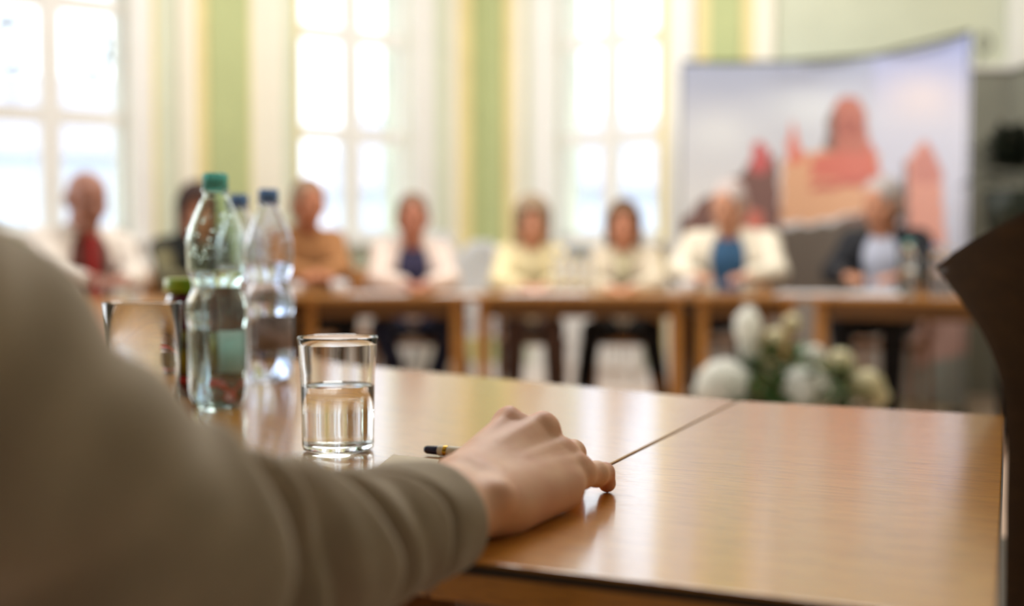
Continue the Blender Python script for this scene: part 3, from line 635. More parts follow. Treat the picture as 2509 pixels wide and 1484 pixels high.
# ------------------------------------------------------------------ near glasses
def tumbler(px, py, dia, Ht, label, water=None, flare=0.63, group=None):
    q = TP(px, py); r0 = dia / 2; rb = r0 * 0.885; b = 0.0062; t = 0.0016
    r = empty('drinking_glass', (q.x, q.y, 0.7402), 0.4, label, 'glass', group)
    zf = Ht * flare; out = [(0, 0.0008), (rb - 0.006, 0.0004), (rb - 0.0012, 0.002), (rb, 0.0055), (rb + 0.0003, zf * 0.5), (rb + 0.0012, zf), (rb + 0.0022, zf + 0.006), (r0 - 0.0012, Ht * 0.93), (r0, Ht - 0.0012), (r0 - 0.0006, Ht)]
    inn = [(r0 - t * 0.9, Ht - 0.0008), (r0 - t - 0.0012, Ht * 0.93), (rb + 0.0022 - t, zf + 0.006), (rb + 0.0012 - t, zf), (rb + 0.0003 - t, zf * 0.5), (rb - t, b + 0.005), (rb - t - 0.004, b + 0.0008), (0, b)]
    lathe('glass_body', out + inn, M['glass'], r, 96)
    if water:
        hw = Ht * water; e_ = 0.0002; wp = [(0, b - e_), (rb - t - 0.004 + e_, b + 0.0006), (rb - t + e_, b + 0.005), (rb + 0.0003 - t + e_, zf * 0.5), (rb + 0.001 - t + e_, hw), (rb - t - 0.0012, hw - 0.0009), (rb - t - 0.004, hw - 0.0013), (0, hw - 0.0013)]
        lathe('water', wp, M['water'], r, 96)
    return r
tumbler(829, 1103, 0.0742, 0.1050, 'clear glass tumbler half full of water, standing alone beside the bottles', 0.575, 0.70)
q = P(349, 740, 1.17); _Y = q.y
def tall(px, Y, top_y, dia, label):
    a = P(px, top_y, Y); h = a.z - 0.74; r0 = dia / 2; rb = r0 * 0.84; b = 0.008; t = 0.0012
    r = empty('drinking_glass', (a.x, a.y, 0.7402), 0, label, 'glass')
    lathe('glass_body', [(0, 0.0005), (rb - 0.004, 0.0005), (rb, 0.004), (rb + (r0 - rb) * 0.5, h * 0.5), (r0, h - 0.001), (r0 - t * 0.5, h), (r0 - t, h - 0.001), (rb + (r0 - rb) * 0.5 - t, h * 0.5), (rb - t, b + 0.003), (0, b)], M['glass'], r, 72)
tall(349, 1.17, 741, 0.0815, 'tall empty clear glass behind the grey sleeve, left of the bottles')
# ------------------------------------------------------------------ bottles
M['label_green'] = lmat('label_pale_green', (196, 222, 216), 0.5, 0.12, 45, rgb2=(222, 232, 228))
M['label_brown'] = lmat('label_grey_brown', (226, 216, 212), 0.5, 0.15, 40, rgb2=(190, 178, 172))
BP = [(0.0, 0.008), (0.016, 0.006), (0.024, 0.0), (0.031, 0.004), (0.0338, 0.016), (0.0340, 0.03), (0.0338, 0.090), (0.0342, 0.096), (0.0356, 0.104), (0.0362, 0.114), (0.0348, 0.126), (0.0308, 0.136), (0.0278, 0.142), (0.0288, 0.148),
      (0.0326, 0.157), (0.0344, 0.168), (0.0348, 0.186), (0.0343, 0.203), (0.0305, 0.217), (0.0245, 0.232), (0.0182, 0.245), (0.0140, 0.251), (0.0140, 0.256), (0.0165, 0.257), (0.0165, 0.2595), (0.0130, 0.260), (0.0130, 0.268)]
def bmod(a, z):
    w_ = 1.0
    if z < 0.03: w_ -= 0.20 * max(0, 1 - z / 0.03) * (0.5 + 0.5 * math.cos(5 * a)) 
    if 0.128 < z < 0.16: w_ += 0.016 * math.sin(PI * (z - 0.128) / 0.032) * math.cos(10 * a)
    if 0.096 < z < 0.132: w_ += 0.006 * math.sin(z * 2 * PI / 0.0035)
    return w_
def bottle(px, Y, label, pet, cap_m, level=0.165, lab_m='label_green', lab_z=(0.035, 0.09), la=(0.2, 2.2), upper=None):
    q = P(px, 900, Y); r = empty('water_bottle', (q.x, q.y, 0.7402), 0.5, label, 'bottle')
    prof = []
    for (a, b) in zip(BP, BP[1:]):
        n = max(1, int(abs(b[1] - a[1]) / 0.0018)) if a[1] > 0.088 and b[1] < 0.162 else 3
        for k in range(n): prof.append((a[0] + (b[0] - a[0]) * k / n, a[1] + (b[1] - a[1]) * k / n))
    prof.append(BP[-1]); th = 0.0005
    inner = [(max(0, p[0] - th), p[1] + (th if p[1] < 0.03 else 0)) for p in prof][::-1]
    lathe('bottle_body', prof + inner, M[pet], r, 80, bmod)
    ip = [(max(0, p[0] - th + 0.0002), p[1] + (0.0003 if p[1] < 0.03 else 0)) for p in prof if p[1] < level]; rl = ip[-1][0]
    lathe('water', ip + [(rl, level), (rl - 0.002, level - 0.0008), (0, level - 0.0008)], M['water'], r, 80, bmod)
    # cap with ribs
    lathe('cap', [(0, 0.279), (0.0125, 0.279), (0.0143, 0.2775), (0.0146, 0.276), (0.0148, 0.2635), (0.0152, 0.262), (0.0152, 0.2595), (0.0136, 0.2595), (0.0134, 0.272), (0, 0.274)], M[cap_m], r, 96, lambda a, z: 1 + (0.012 * (1 if math.sin(48 * a) > 0 else -1) if 0.2635 < z < 0.2768 else 0))
    def wrap(z0, z1, rad, m, a0, a1):
        vs, fs = [], []; n = 40
        for z in (z0, z1):
            for i in range(n + 1): a = a0 + (a1 - a0) * i / n; vs.append((rad * math.cos(a), rad * math.sin(a), z))
        for i in range(n): fs.append((i, i + 1, n + 2 + i, n + 1 + i))
        o = mesh('paper_label', vs, fs, M[m], r, True); s = o.modifiers.new('solid', 'SOLIDIFY'); s.thickness = 0.0001
    wrap(lab_z[0], lab_z[1], 0.03455, lab_m, *la)
    if upper: wrap(upper[0], upper[1], 0.0359, lab_m, *la)
    # droplets inside the shoulder
    bm = bmesh.new()
    for _ in range(60):
        z = rng.uniform(level + 0.01, 0.235); a = rng.uniform(0, 2 * PI); rr = np.interp(z, [p[1] for p in BP], [p[0] for p in BP]) + 0.0003; s = rng.uniform(0.0010, 0.0024)
        bmesh.ops.create_icosphere(bm, subdivisions=1, radius=s, matrix=Matrix.Translation((rr * math.cos(a), rr * math.sin(a), z)))
    d = bmobj('droplets', bm, M['water'], r, True); tag(d, kind='stuff')
    return r
bottle(532, 1.337, 'plastic water bottle with a green cap, nearest of the three', 'pet_green', 'cap_green', 0.163, 'label_green', (0.038, 0.090), (-0.2, 1.3))
bottle(661, 1.635, 'clear plastic water bottle with a blue cap, right of the green-capped one', 'pet_clear', 'cap_blue', 0.172, 'label_brown', (0.045, 0.096), (-2.4, 0.2), )
bottle(590, 1.76, 'clear plastic water bottle with a blue cap, half hidden behind the green-capped one', 'pet_clear', 'cap_blue', 0.168, 'label_brown', (0.045, 0.09), (-2.6, -0.2))
# juice jar
def jar():
    q = P(474, 800, 1.45); r = empty('juice_jar', (q.x, q.y, 0.7402), 0, 'dark cherry juice jar with a green lid, behind the green-capped bottle', 'jar')
    lathe('jar_body', [(0, 0), (0.032, 0), (0.0355, 0.004), (0.0355, 0.115), (0.033, 0.128), (0.030, 0.134), (0, 0.134)], mat('cherry_juice', (92, 14, 50), 0.08, 0.05, 20, Coat_Weight=1.0), r)
    lathe('lid', [(0, 0.152), (0.034, 0.152), (0.0365, 0.150), (0.037, 0.137), (0.036, 0.1345), (0, 0.1345)], mat('green_lid', (120, 190, 30), 0.3, 0.05, 20, rgb2=(214, 190, 60)), r)
    lathe('jar_label', [(0.0357, 0.03), (0.0358, 0.03), (0.0358, 0.085), (0.0357, 0.085)], mat('jar_label', (40, 16, 24), 0.4, 0.1, 40, rgb2=(150, 150, 40)), r)
    lathe('label_band', [(0.0357, 0.020), (0.0359, 0.020), (0.0359, 0.025), (0.0357, 0.025)], mat('red_band', (214, 20, 30), 0.4, 0.02), r)
jar()
# sugar bowl on the next table
def cup(px, py_, Y, rad, h, label, H=0.74, name='white_cup', grp=None):
    q = P(px, py_, Y); r = empty(name, (q.x, q.y, H + 0.0003), 0.6, label, 'cup', grp)
    lathe('cup_body', [(0, 0), (rad * 0.55, 0), (rad * 0.6, 0.004), (rad * 0.85, h * 0.35), (rad, h), (rad - 0.003, h), (rad * 0.82, h * 0.37), (rad * 0.5, 0.007), (0, 0.007)], M['plastic_white'], r, 40)
    tube('handle', [(rad * 0.9, 0, h * 0.8), (rad * 1.35, 0, h * 0.75), (rad * 1.4, 0, h * 0.45), (rad * 0.8, 0, h * 0.3)], 0.004, M['plastic_white'], r, 8)
    return r
def bowl():
    q = P(328, 720, 2.6); r = empty('sugar_bowl', (q.x, q.y, 0.7403), 0, 'round white lidded bowl above the rim of the tall glass', 'bowl')
    lathe('bowl_body', [(0, 0), (0.022, 0), (0.025, 0.004), (0.035, 0.03), (0.034, 0.052), (0, 0.052)], M['plastic_white'], r)
    lathe('lid', [(0.034, 0.0525), (0.034, 0.055), (0.022, 0.070), (0.006, 0.076), (0.008, 0.085), (0, 0.090)], M['plastic_white'], r)
bowl()
# ------------------------------------------------------------------ things on the far tables
def sheet(px, Y, w, d, rz, label, name='paper_sheet', H=0.74, n=1, grp='papers on the far tables', m='paper'):
    q = P(px, 700, Y); r = empty(name, (q.x, q.y, H + 0.0003), rz, label, 'paper', grp)
    for i in range(n): box('sheet', (-w / 2 + i * .004, -d / 2 + i * .003, i * 0.002), (w / 2 + i * .004, d / 2 + i * .003, i * 0.002 + 0.0015), M[m], r)
sheet(925, 5.80, 0.30, 0.21, 0.1, 'white papers before the man in the navy shirt', n=4)
sheet(1120, 5.85, 0.21, 0.30, -0.2, 'white papers left of the woman in cream yellow')
sheet(1330, 5.85, 0.42, 0.30, 0.05, 'spread white papers before the woman in cream yellow', n=3)
sheet(1975, 5.75, 0.30, 0.24, -0.35, 'white papers at the joint left of the man in the black jacket', n=5)
sheet(2140, 5.62, 0.30, 0.30, -0.5, 'white papers under the hands of the man in the black jacket', n=8)
cup(1686, 700, 5.72, 0.042, 0.075, 'white cup on the table, left of the grey-haired man')
cup(830, 700, 5.85, 0.04, 0.07, 'white cup right of the man in the brown shirt')
cup(720, 700, 5.75, 0.036, 0.06, 'white cup before the man in the brown shirt')
def far_bottle(px, Y, label, pet, h=0.30, cap_m='cap_green', grp=None):
    q = P(px, 700, Y); r = empty('water_bottle', (q.x, q.y, 0.7402), 0, label, 'bottle', grp); s = h / 0.279
    lathe('bottle_body', [(p[0] * s * 1.05, p[1] * s) for p in BP] + [(0, 0.268 * s)], M[pet], r, 32)
    lathe('cap', [(0, h), (0.0155, h), (0.016, h - 0.018), (0, h - 0.018)], M[cap_m], r, 20)
far_bottle(2225, 5.35, 'green-tinted bottle standing before the man in the black jacket', 'pet_green', 0.27)
far_bottle(2292, 5.28, 'clear bottle right of the green-tinted one, at the right table', 'pet_clear', 0.25, 'cap_blue')
far_bottle(2325, 5.35, 'clear bottle beside the dark chair edge, farthest right on the tables', 'pet_clear', 0.22, 'cap_blue')
for k, (px, Y, hh) in enumerate(((1366, 6.05, 0.22), (1392, 5.98, 0.24), (1420, 6.08, 0.22), (1446, 6.0, 0.23))):
    far_bottle(px, Y, ('leftmost', 'second from left', 'third from left', 'rightmost')[k] + ' of the four clear bottles between the two women', 'pet_clear', hh, 'cap_blue', 'clear bottles between the two women')
# ------------------------------------------------------------------ flowers on the floor inside the ring
def flowers():
    c = P(1920, 900, 4.25); r = empty('flower_arrangement', (c.x, c.y, 0), 0, 'floor arrangement of white flowers and green leaves inside the ring of tables', 'flowers')
    lathe('basket', [(0, 0), (0.14, 0), (0.17, 0.02), (0.21, 0.26), (0.20, 0.27), (0.19, 0.255), (0.16, 0.04), (0, 0.04)], M['basket'], r, 40, lambda a, z: 1 + 0.012 * math.sin(28 * a + z * 200))
    s = 4.25 / F
    def bloom(px, py, rad, m, sx=1, sz=1, dy=0.0, n=150):
        p = P(px, py, 4.25 + dy) - Vector((c.x, c.y, 0)); bm = bmesh.new()
        bmesh.ops.create_icosphere(bm, subdivisions=2, radius=rad * 0.72, matrix=Matrix.Translation(p) @ Matrix.Diagonal((sx, 1, sz, 1)))
        for i in range(n):
            u = 1 - 2 * (i + .5) / n; a = i * 2.39996; w_ = math.sqrt(1 - u * u); nn = Vector((w_ * math.cos(a), w_ * math.sin(a), u)); q = p + Vector((nn.x * sx, nn.y, nn.z * sz)) * rad * rng.uniform(0.78, 1.0)
            t = nn.orthogonal().normalized(); b = nn.cross(t); L = rad * 0.26; ro = rng.uniform(0, PI)
            for k in range(4):
                th = ro + k * PI / 2; d = t * math.cos(th) + b * math.sin(th); e2 = t * -math.sin(th) + b * math.cos(th)
                v = [bm.verts.new(q), bm.verts.new(q + d * L * .6 + e2 * L * .4 + nn * L * .2), bm.verts.new(q + d * L + nn * L * .1), bm.verts.new(q + d * L * .6 - e2 * L * .4 + nn * L * .2)]; bm.faces.new(v)
        bmobj('bloom', bm, M[m], r, True)
        tube('stem', [p - Vector((0, 0, rad * 0.5)), p * 0.5 + Vector((0, 0, 0.12)), (p.x * 0.2, p.y * 0.2, 0.2)], 0.006, M['leaf'], r, 6)
    bloom(1772, 935, 0.095, 'petal', 1.05, 0.9, -0.05); bloom(1732, 958, 0.05, 'petal', 1, .8, -.05); bloom(1974, 950, 0.085, 'petal', 1.05, 0.95, -0.1); bloom(1832, 800, 0.062, 'petal', 0.8, 1.35); bloom(1835, 850, 0.05, 'petal', .8, 1.3)
    bloom(1900, 830, 0.045, 'creampetal'); bloom(1893, 880, 0.045, 'creampetal'); bloom(2060, 885, 0.05, 'creampetal'); bloom(2120, 940, 0.06, 'creampetal', 1.2, .9); bloom(2150, 970, 0.045, 'creampetal'); bloom(1995, 870, 0.04, 'petal'); bloom(1940, 790, 0.035, 'creampetal')
    bm = bmesh.new()
    for i in range(340):
        a = rng.uniform(0, 2 * PI); rr = rng.uniform(0.02, 0.27); z = rng.uniform(0.28, 0.60 - rr * 0.6); q = Vector((rr * math.cos(a) * 1.15, rr * math.sin(a) * 0.7, z)); d = Vector((math.cos(a), math.sin(a), rng.uniform(0.0, 1.0))).normalized()
        L = rng.uniform(0.05, 0.10); sd = d.cross(Vector((0, 0, 1))).normalized() * L * 0.28; up = sd.cross(d).normalized() * L * 0.12
        v = [bm.verts.new(q), bm.verts.new(q + d * L * 0.4 + sd + up), bm.verts.new(q + d * L), bm.verts.new(q + d * L * 0.4 - sd + up)]; bm.faces.new(v)
    lv = bmobj('foliage', bm, M['leaf'], r, True); lv['kind'] = 'stuff'
flowers()
# dark plant on a stand at the far right
def plant():
    c = P(2476, 430, 5.85); r = empty('potted_plant', (c.x, c.y, 0), 0, 'dark green plant on a tall dark stand at the right edge, above the dark chair', 'plant')
    lathe('plant_stand', [(0, 0), (0.16, 0), (0.16, 0.03), (0.05, 0.06), (0.04, 0.9), (0.12, 0.97), (0.12, 1.0), (0, 1.0)], M['darkmetal'], r, 32)
    lathe('pot', [(0, 1.001), (0.08, 1.001), (0.13, 1.16), (0.14, 1.28), (0.12, 1.28), (0.1, 1.2), (0, 1.2)], M['darkleaf'], r, 32)
    bm = bmesh.new()
    for i in range(500):
        a = rng.uniform(0, 2 * PI); el = rng.uniform(-0.3, 1.4); rr = rng.uniform(0.02, 0.2); d = Vector((math.cos(a) * math.cos(el), math.sin(a) * math.cos(el), math.sin(el))); q = Vector((0, 0, 1.38)) + d * rr * Vector((1, 1, 1.2)).length / 1.8
        L = rng.uniform(0.05, 0.09); sd = d.cross(Vector((0.1, 0, 1))).normalized() * L * 0.35
        v = [bm.verts.new(q), bm.verts.new(q + d * L * 0.5 + sd), bm.verts.new(q + d * L), bm.verts.new(q + d * L * 0.5 - sd)]; bm.faces.new(v)
    lv = bmobj('foliage', bm, M['darkleaf'], r, True); lv['kind'] = 'stuff'
plant()
def wall_cord():
    a = P(2412, 105, 7.58); r = empty('wall_cord', (a.x, 7.61, a.z), 0, 'small dark loop of cord hanging on the wall at the upper right', 'cord')
    pts = [(0.045 * math.cos(t) , -0.02, 0.06 * math.sin(t)) for t in np.linspace(0, 2 * PI, 24)]
    tube('loop', pts, 0.006, M['darkmetal'], r, 6); tube('cord', [(0.0, -0.02, -0.06), (-0.05, -0.02, -0.14), (-0.13, -0.02, -0.20)], 0.004, M['darkmetal'], r, 6)
    tube('hook', [(0, 0, 0.07), (0, -0.03, 0.07), (0, -0.03, 0.05)], 0.006, M['metal'], r, 6)
wall_cord()
# ------------------------------------------------------------------ dark wooden chair at the right edge
def dark_chair():
    Y0 = 1.45; cxp = 2724; c = P(cxp, 640, Y0); r = empty('plywood_chair', (c.x, c.y, 0), -0.12, 'dark brown plywood chair with a flared back, cut off by the right edge', 'chair')
    prof = [(655, 2308), (700, 2337), (740, 2362), (800, 2397), (850, 2420), (900, 2436), (950, 2447), (1000, 2454), (1100, 2461), (1250, 2464), (1480, 2466)]
    k = Y0 / F; half = [(CH - (y - 638) * k, (cxp - x) * k) for y, x in prof]          # height, half width
    topc = [(2308, 655), (2350, 606), (2420, 556), (2509, 500), (2600, 460), (2724, 440)]
    n = 26; vs, fs = [], []
    hz = np.array([h for h, w_ in half][::-1]); hw = np.array([w_ for h, w_ in half][::-1]); tx = np.array([(cxp - x) * k for x, y in topc][::-1]); tz = np.array([CH - (y - 638) * k for x, y in topc][::-1])
    rows = list(np.linspace(hz[0], hz[-1], 40))
    def yy(x, z): return -0.10 * (1 - (x / 0.225) ** 2) - 0.10 * max(0, z - 0.6) + 0.02
    for z in rows:
        w_ = float(np.interp(z, hz, hw))
        for i in range(n + 1): x = (i / n * 2 - 1) * w_; vs.append((x, yy(x, z), z))
    for m_ in range(1, 7):
        for i in range(n + 1):
            x = (i / n * 2 - 1) * hw[-1]; zt = float(np.interp(abs(x), tx, tz)); z = hz[-1] + (zt - hz[-1]) * m_ / 6; vs.append((x, yy(x, z), z))
    R = len(rows) + 6
    for j in range(R - 1):
        for i in range(n): b = j * (n + 1) + i; fs.append((b, b + 1, b + n + 2, b + n + 1))
    o = mesh('backrest', vs, fs, M['darkwood'], r, True); s = o.modifiers.new('solid', 'SOLIDIFY'); s.thickness = 0.014; s.offset = 0; bevel(o, 0.003)
    box('seat', (-0.21, -0.02, 0.43), (0.21, 0.40, 0.455), M['darkwood'], r, 0.01)
    for sx in (-1, 1):
        tube('leg', [(sx * 0.19, -0.06, 0), (sx * 0.16, 0.0, 0.43)], [0.014, 0.018], M['darkwood'], r); tube('leg', [(sx * 0.19, 0.38, 0), (sx * 0.17, 0.34, 0.43)], [0.014, 0.018], M['darkwood'], r)
dark_chair()
# ------------------------------------------------------------------ pen and paper under the hand
def pen():
    a = TP(1040, 1114); b = TP(1165, 1124); d = (b - a); d.z = 0; L = 0.135; rz = math.atan2(d.y, d.x); r = empty('pen', (a.x, a.y, 0.7402), rz, 'ballpoint pen with a dark blue end lying under the hand', 'pen')
    R4 = Matrix.Translation((0, 0, 0.0048)) @ Matrix.Rotation(PI / 2, 4, 'Y')
    bm = bmesh.new(); lathe_bm(bm, [(0, 0), (0.0028, 0.0006), (0.0038, 0.003), (0.0042, 0.014), (0.0042, 0.0145)], 20); bmesh.ops.transform(bm, matrix=R4, verts=bm.verts); bmobj('pen_end', bm, mat('navy_plastic', (24, 28, 70), 0.25, 0.02), r, True)
    bm = bmesh.new(); lathe_bm(bm, [(0.0042, 0.0145), (0.0047, 0.016), (0.0047, 0.105), (0.004, 0.118), (0.0015, L - 0.003), (0, L)], 20); bmesh.ops.transform(bm, matrix=R4, verts=bm.verts); bmobj('barrel', bm, mat('pen_barrel', (226, 220, 206), 0.3, 0.02), r, True)
    bm = bmesh.new(); lathe_bm(bm, [(0.0049, 0.020), (0.0050, 0.021), (0.0050, 0.023), (0.0049, 0.024)], 20); bmesh.ops.transform(bm, matrix=R4, verts=bm.verts); bmobj('gold_ring', bm, mat('brass', (200, 160, 60), 0.25, 0.02, Metallic=1.0), r, True)
pen()
def notepad():
    pts = [TP(963, 1115), TP(1075, 1128), TP(1010, 1330), TP(800, 1250)]
    c = sum(pts, Vector()) / 4; r = empty('notepad', (c.x, c.y, 0.7401), 0, 'cream paper sheet on the table under the sleeve', 'paper')
    prism('sheet', [((p - c).x, (p - c).y) for p in pts], 0, 0.0008, M['paper_near'], r)
notepad()
# ------------------------------------------------------------------ the person at the left edge: jacket sleeve, forearm and hand
hand_m = bpy.data.materials.new('hand_skin'); hand_m.use_nodes = True
def mk_skin():
    nt = hand_m.node_tree; L = nt.links.new; b = nt.nodes['Principled BSDF']
    tc = nd(nt, 'ShaderNodeTexCoord'); n1 = nd(nt, 'ShaderNodeTexNoise'); n1.inputs['Scale'].default_value = 38; n1.inputs['Detail'].default_value = 4; L(tc.outputs['Object'], n1.inputs['Vector'])
    cr = nd(nt, 'ShaderNodeValToRGB'); cr.color_ramp.elements[0].position = 0.35; cr.color_ramp.elements[1].position = 0.68; cr.color_ramp.elements[0].color = lin((236, 190, 158)); cr.color_ramp.elements[1].color = lin((226, 172, 144)); L(n1.outputs[0], cr.inputs[0])
    at = nd(nt, 'ShaderNodeAttribute'); at.attribute_name = 'redness'; mx = nd(nt, 'ShaderNodeMixRGB'); mx.inputs[2].default_value = lin((214, 128, 106)); L(at.outputs['Fac'], mx.inputs[0]); L(cr.outputs[0], mx.inputs[1]); L(mx.outputs[0], b.inputs['Base Color'])
    b.inputs['Roughness'].default_value = 0.48; b.inputs['Subsurface Weight'].default_value = 0.25; b.inputs['Subsurface Radius'].default_value = (0.006, 0.0025, 0.0015); b.inputs['Subsurface Scale'].default_value = 1.0
    n2 = nd(nt, 'ShaderNodeTexVoronoi'); n2.inputs['Scale'].default_value = 900; L(tc.outputs['Object'], n2.inputs['Vector']); n3 = nd(nt, 'ShaderNodeTexNoise'); n3.inputs['Scale'].default_value = 120; L(tc.outputs['Object'], n3.inputs['Vector'])
    ad = nd(nt, 'ShaderNodeMath', operation='ADD'); L(n2.outputs[0], ad.inputs[0]); L(n3.outputs[0], ad.inputs[1])
    bp = nd(nt, 'ShaderNodeBump'); bp.inputs['Strength'].default_value = 0.25; bp.inputs['Distance'].default_value = 0.0005; L(ad.outputs[0], bp.inputs['Height']); L(bp.outputs[0], b.inputs['Normal'])
mk_skin()
def near_person():
    r = empty('person', (-0.42, 0.30, 0), 0, 'person at the left edge in a grey linen jacket, right hand resting on the table', 'person')
    inv = Vector(r.location)
    h = Field((-0.115, 0.56, 0.715), (0.10, 0.895, 0.83), 0.00115)
    V = lambda x, y, z: Vector((x, y, z))
    el = V(-0.0725, 0.622, 0.7665)
    wr, wu = V(-0.034, 0.715, 0.7665), V(-0.016, 0.70, 0.7585)
    # forearm
    h.cap(el + V(-.008, 0.006, 0), wr, 0.020, 0.0195, k=0.02); h.cap(el + V(.008, -.006, 0), wu, 0.020, 0.0185, k=0.02)
    h.ell(wu + V(0.008, -0.012, 0.010), (0.010, 0.011, 0.010), 0.012)                                     # ulnar knob
    I, Mi, Ri, Pi = V(-0.0012, 0.800, 0.7955), V(0.0215, 0.806, 0.7905), V(0.0362, 0.800, 0.7725), V(0.0478, 0.794, 0.7622)
    # metacarpals
    cI, cM, cR, cP = wr + V(-0.002, 0.012, 0.001), wr + V(0.007, 0.008, 0.003), wu + V(0.004, 0.012, 0.004), wu + V(0.012, 0.010, -0.001)
    for a, b, ra, rb in ((cI, I, 0.0175, 0.0118), (cM, Mi, 0.018, 0.0122), (cR, Ri, 0.0175, 0.0115), (cP, Pi, 0.0165, 0.0108)): h.cap(a, b, ra, rb, k=0.012)
    # palm filling and heel
    h.cap((cM + cR) / 2 + V(0, 0, -0.006), (Mi + Ri) / 2 + V(-0.004, -0.012, -0.014), 0.017, 0.013, k=0.014)
    h.cap(V(0.0005, 0.722, 0.7555), V(0.036, 0.770, 0.7545), 0.0155, 0.0125, k=0.014)                     # little finger side
    h.cap(V(-0.034, 0.735, 0.757), V(-0.024, 0.785, 0.757), 0.015, 0.013, k=0.014)
    # fingers (mcp, pip, dip, tip)
    fing = [
        ([I, V(-0.0010, 0.838, 0.784), V(0.0005, 0.857, 0.766), V(0.001, 0.862, 0.7495)], [0.0112, 0.0092, 0.0082, 0.0072]),
        ([Mi, V(0.0275, 0.846, 0.776), V(0.0300, 0.862, 0.759), V(0.0300, 0.860, 0.7485)], [0.0118, 0.0094, 0.0084, 0.0074]),
        ([Ri, V(0.0455, 0.834, 0.7690), V(0.0480, 0.848, 0.756), V(0.0478, 0.850, 0.7482)], [0.0112, 0.0093, 0.0082, 0.0074]),
        ([Pi, V(0.0622, 0.815, 0.7570), V(0.0697, 0.8325, 0.7555), V(0.0718, 0.8350, 0.7468)], [0.0102, 0.0084, 0.0076, 0.0067])]
    for pts, rad in fing:
        h.cap(pts[0], pts[1], rad[0], rad[1], k=0.008); h.cap(pts[1], pts[2], rad[1] * 0.97, rad[2], k=0.003); h.cap(pts[2], pts[3], rad[2], rad[3], k=0.002)
        h.ell(pts[1] + V(0, 0, 0.0015), (rad[1] * 1.05,) * 3, 0.004)
    # thumb, tucked behind the palm
    h.chain([V(-0.034, 0.745, 0.762), V(-0.040, 0.785, 0.757), V(-0.028, 0.818, 0.752), V(-0.012, 0.838, 0.7495)], [0.0165, 0.0125, 0.0105, 0.0085], 0.008)
    # knuckles and tendons on the back of the hand
    for q, rr in ((I, 0.0088), (Mi, 0.0092), (Ri, 0.0078), (Pi, 0.0075)): h.ell(q + V(0.000, -0.001, 0.0034), (rr, rr * 1.05, rr), 0.008)
    for a, b in ((cI, I), (cM, Mi), (cR, Ri), (cP, Pi)): h.cap(a + (b - a) * 0.35 + V(0, 0, 0.0125), b + V(0, -0.004, 0.0098), 0.0022, 0.0026, k=0.006)
    h.cap((I + Mi) / 2 + V(0.001, 0.006, 0.0165), (I + Mi) / 2 + V(-0.003, -0.014, 0.0205), 0.0030, 0.001, k=0.010, cut=True)
    pc = fing[3][0]; h.cap(pc[2] + V(0.004, -0.0035, 0.0072), pc[2] + V(-0.006, -0.002, 0.0082), 0.0006, k=0.0015, cut=True)
    h.cap(V(0.000, 0.716, 0.7435), V(0.012, 0.731, 0.7445), 0.0012, k=0.003, cut=True)
    hand = h.build('arm_and_hand', hand_m, r); hand.location = -inv
    me = hand.data; co = np.empty(len(me.vertices) * 3); me.vertices.foreach_get('co', co); co = co.reshape(-1, 3)
    red = np.zeros(len(co))
    for q, s_, w_ in [(I + V(0, 0, .012), .007, .55), (Mi + V(0, 0, .012), .009, .6), (Ri + V(0.004, 0, .01), .008, .6), (Pi + V(0.003, 0, .01), .007, .55), (fing[3][0][3], .011, .5), (fing[3][0][2] + V(0, 0, .006), .006, .4), (V(0.012, 0.725, 0.745), .02, .35), (fing[2][0][1], .008, .45)]:
        red = np.maximum(red, w_ * np.exp(-((co - np.array(q)) ** 2).sum(1) / s_ ** 2))
    a = me.attributes.new('redness', 'FLOAT', 'POINT'); a.data.foreach_set('value', red.astype(np.float32))
    # little-finger nail and the others
    nail_m = mat('nail', (224, 172, 152), 0.25, 0.01)
    for pts, rad in fing:
        d = (pts[3] - pts[2]).normalized(); c = pts[3] - d * 0.001; out = Vector((0.15, 0.95, 0.1)); out = (out - d * out.dot(d)).normalized(); s = d.cross(out)
        vs, fs = [], []
        for j in range(7):
            for i in range(7):
                u_, v_ = i / 3 - 1, j / 3 - 1; rr = rad[3] + 0.0004; an = u_ * 0.75; p_ = c + d * v_ * 0.005 + (out * math.cos(an) + s * math.sin(an)) * rr * (1 if v_ < 0.6 else 0.96); vs.append(p_ - inv)
        for j in range(6):
            for i in range(6): b_ = j * 7 + i; fs.append((b_, b_ + 1, b_ + 8, b_ + 7))
        o = mesh('fingernail', vs, fs, nail_m, hand, True); o.location = inv; s2 = o.modifiers.new('solid', 'SOLIDIFY'); s2.thickness = 0.0005
    # sleeve
    C = [(-0.046, 0.643, 0.7655), (-0.066, 0.614, 0.7655), (-0.0905, 0.578, 0.764), (-0.122, 0.528, 0.770), (-0.158, 0.478, 0.786), (-0.188, 0.450, 0.822), (-0.218, 0.432, 0.862), (-0.255, 0.412, 0.900), (-0.31, 0.385, 0.905), (-0.37, 0.35, 0.90)]
    RH = [0.0400, 0.0415, 0.0440, 0.0500, 0.0560, 0.0590, 0.0620, 0.0680, 0.0760, 0.0800]
    RV = [0.0335, 0.0365, 0.0410, 0.0500, 0.0590, 0.0620, 0.0640, 0.0680, 0.0760, 0.0800]
    C = np.array(C); n = len(C); K = 260; N = 120
    seg = np.r_[0, np.cumsum(np.linalg.norm(np.diff(C, axis=0), axis=1))]; S = np.linspace(0, seg[-1], K)
    def spl(y):                                            # natural smooth interpolation by repeated averaging
        v = np.interp(S, seg, y)
        for _ in range(160): v[1:-1] = (v[:-2] + 2 * v[1:-1] + v[2:]) / 4
        return v
    X = np.stack([spl(C[:, i]) for i in range(3)], 1); rh = spl(np.array(RH)); rv = spl(np.array(RV))
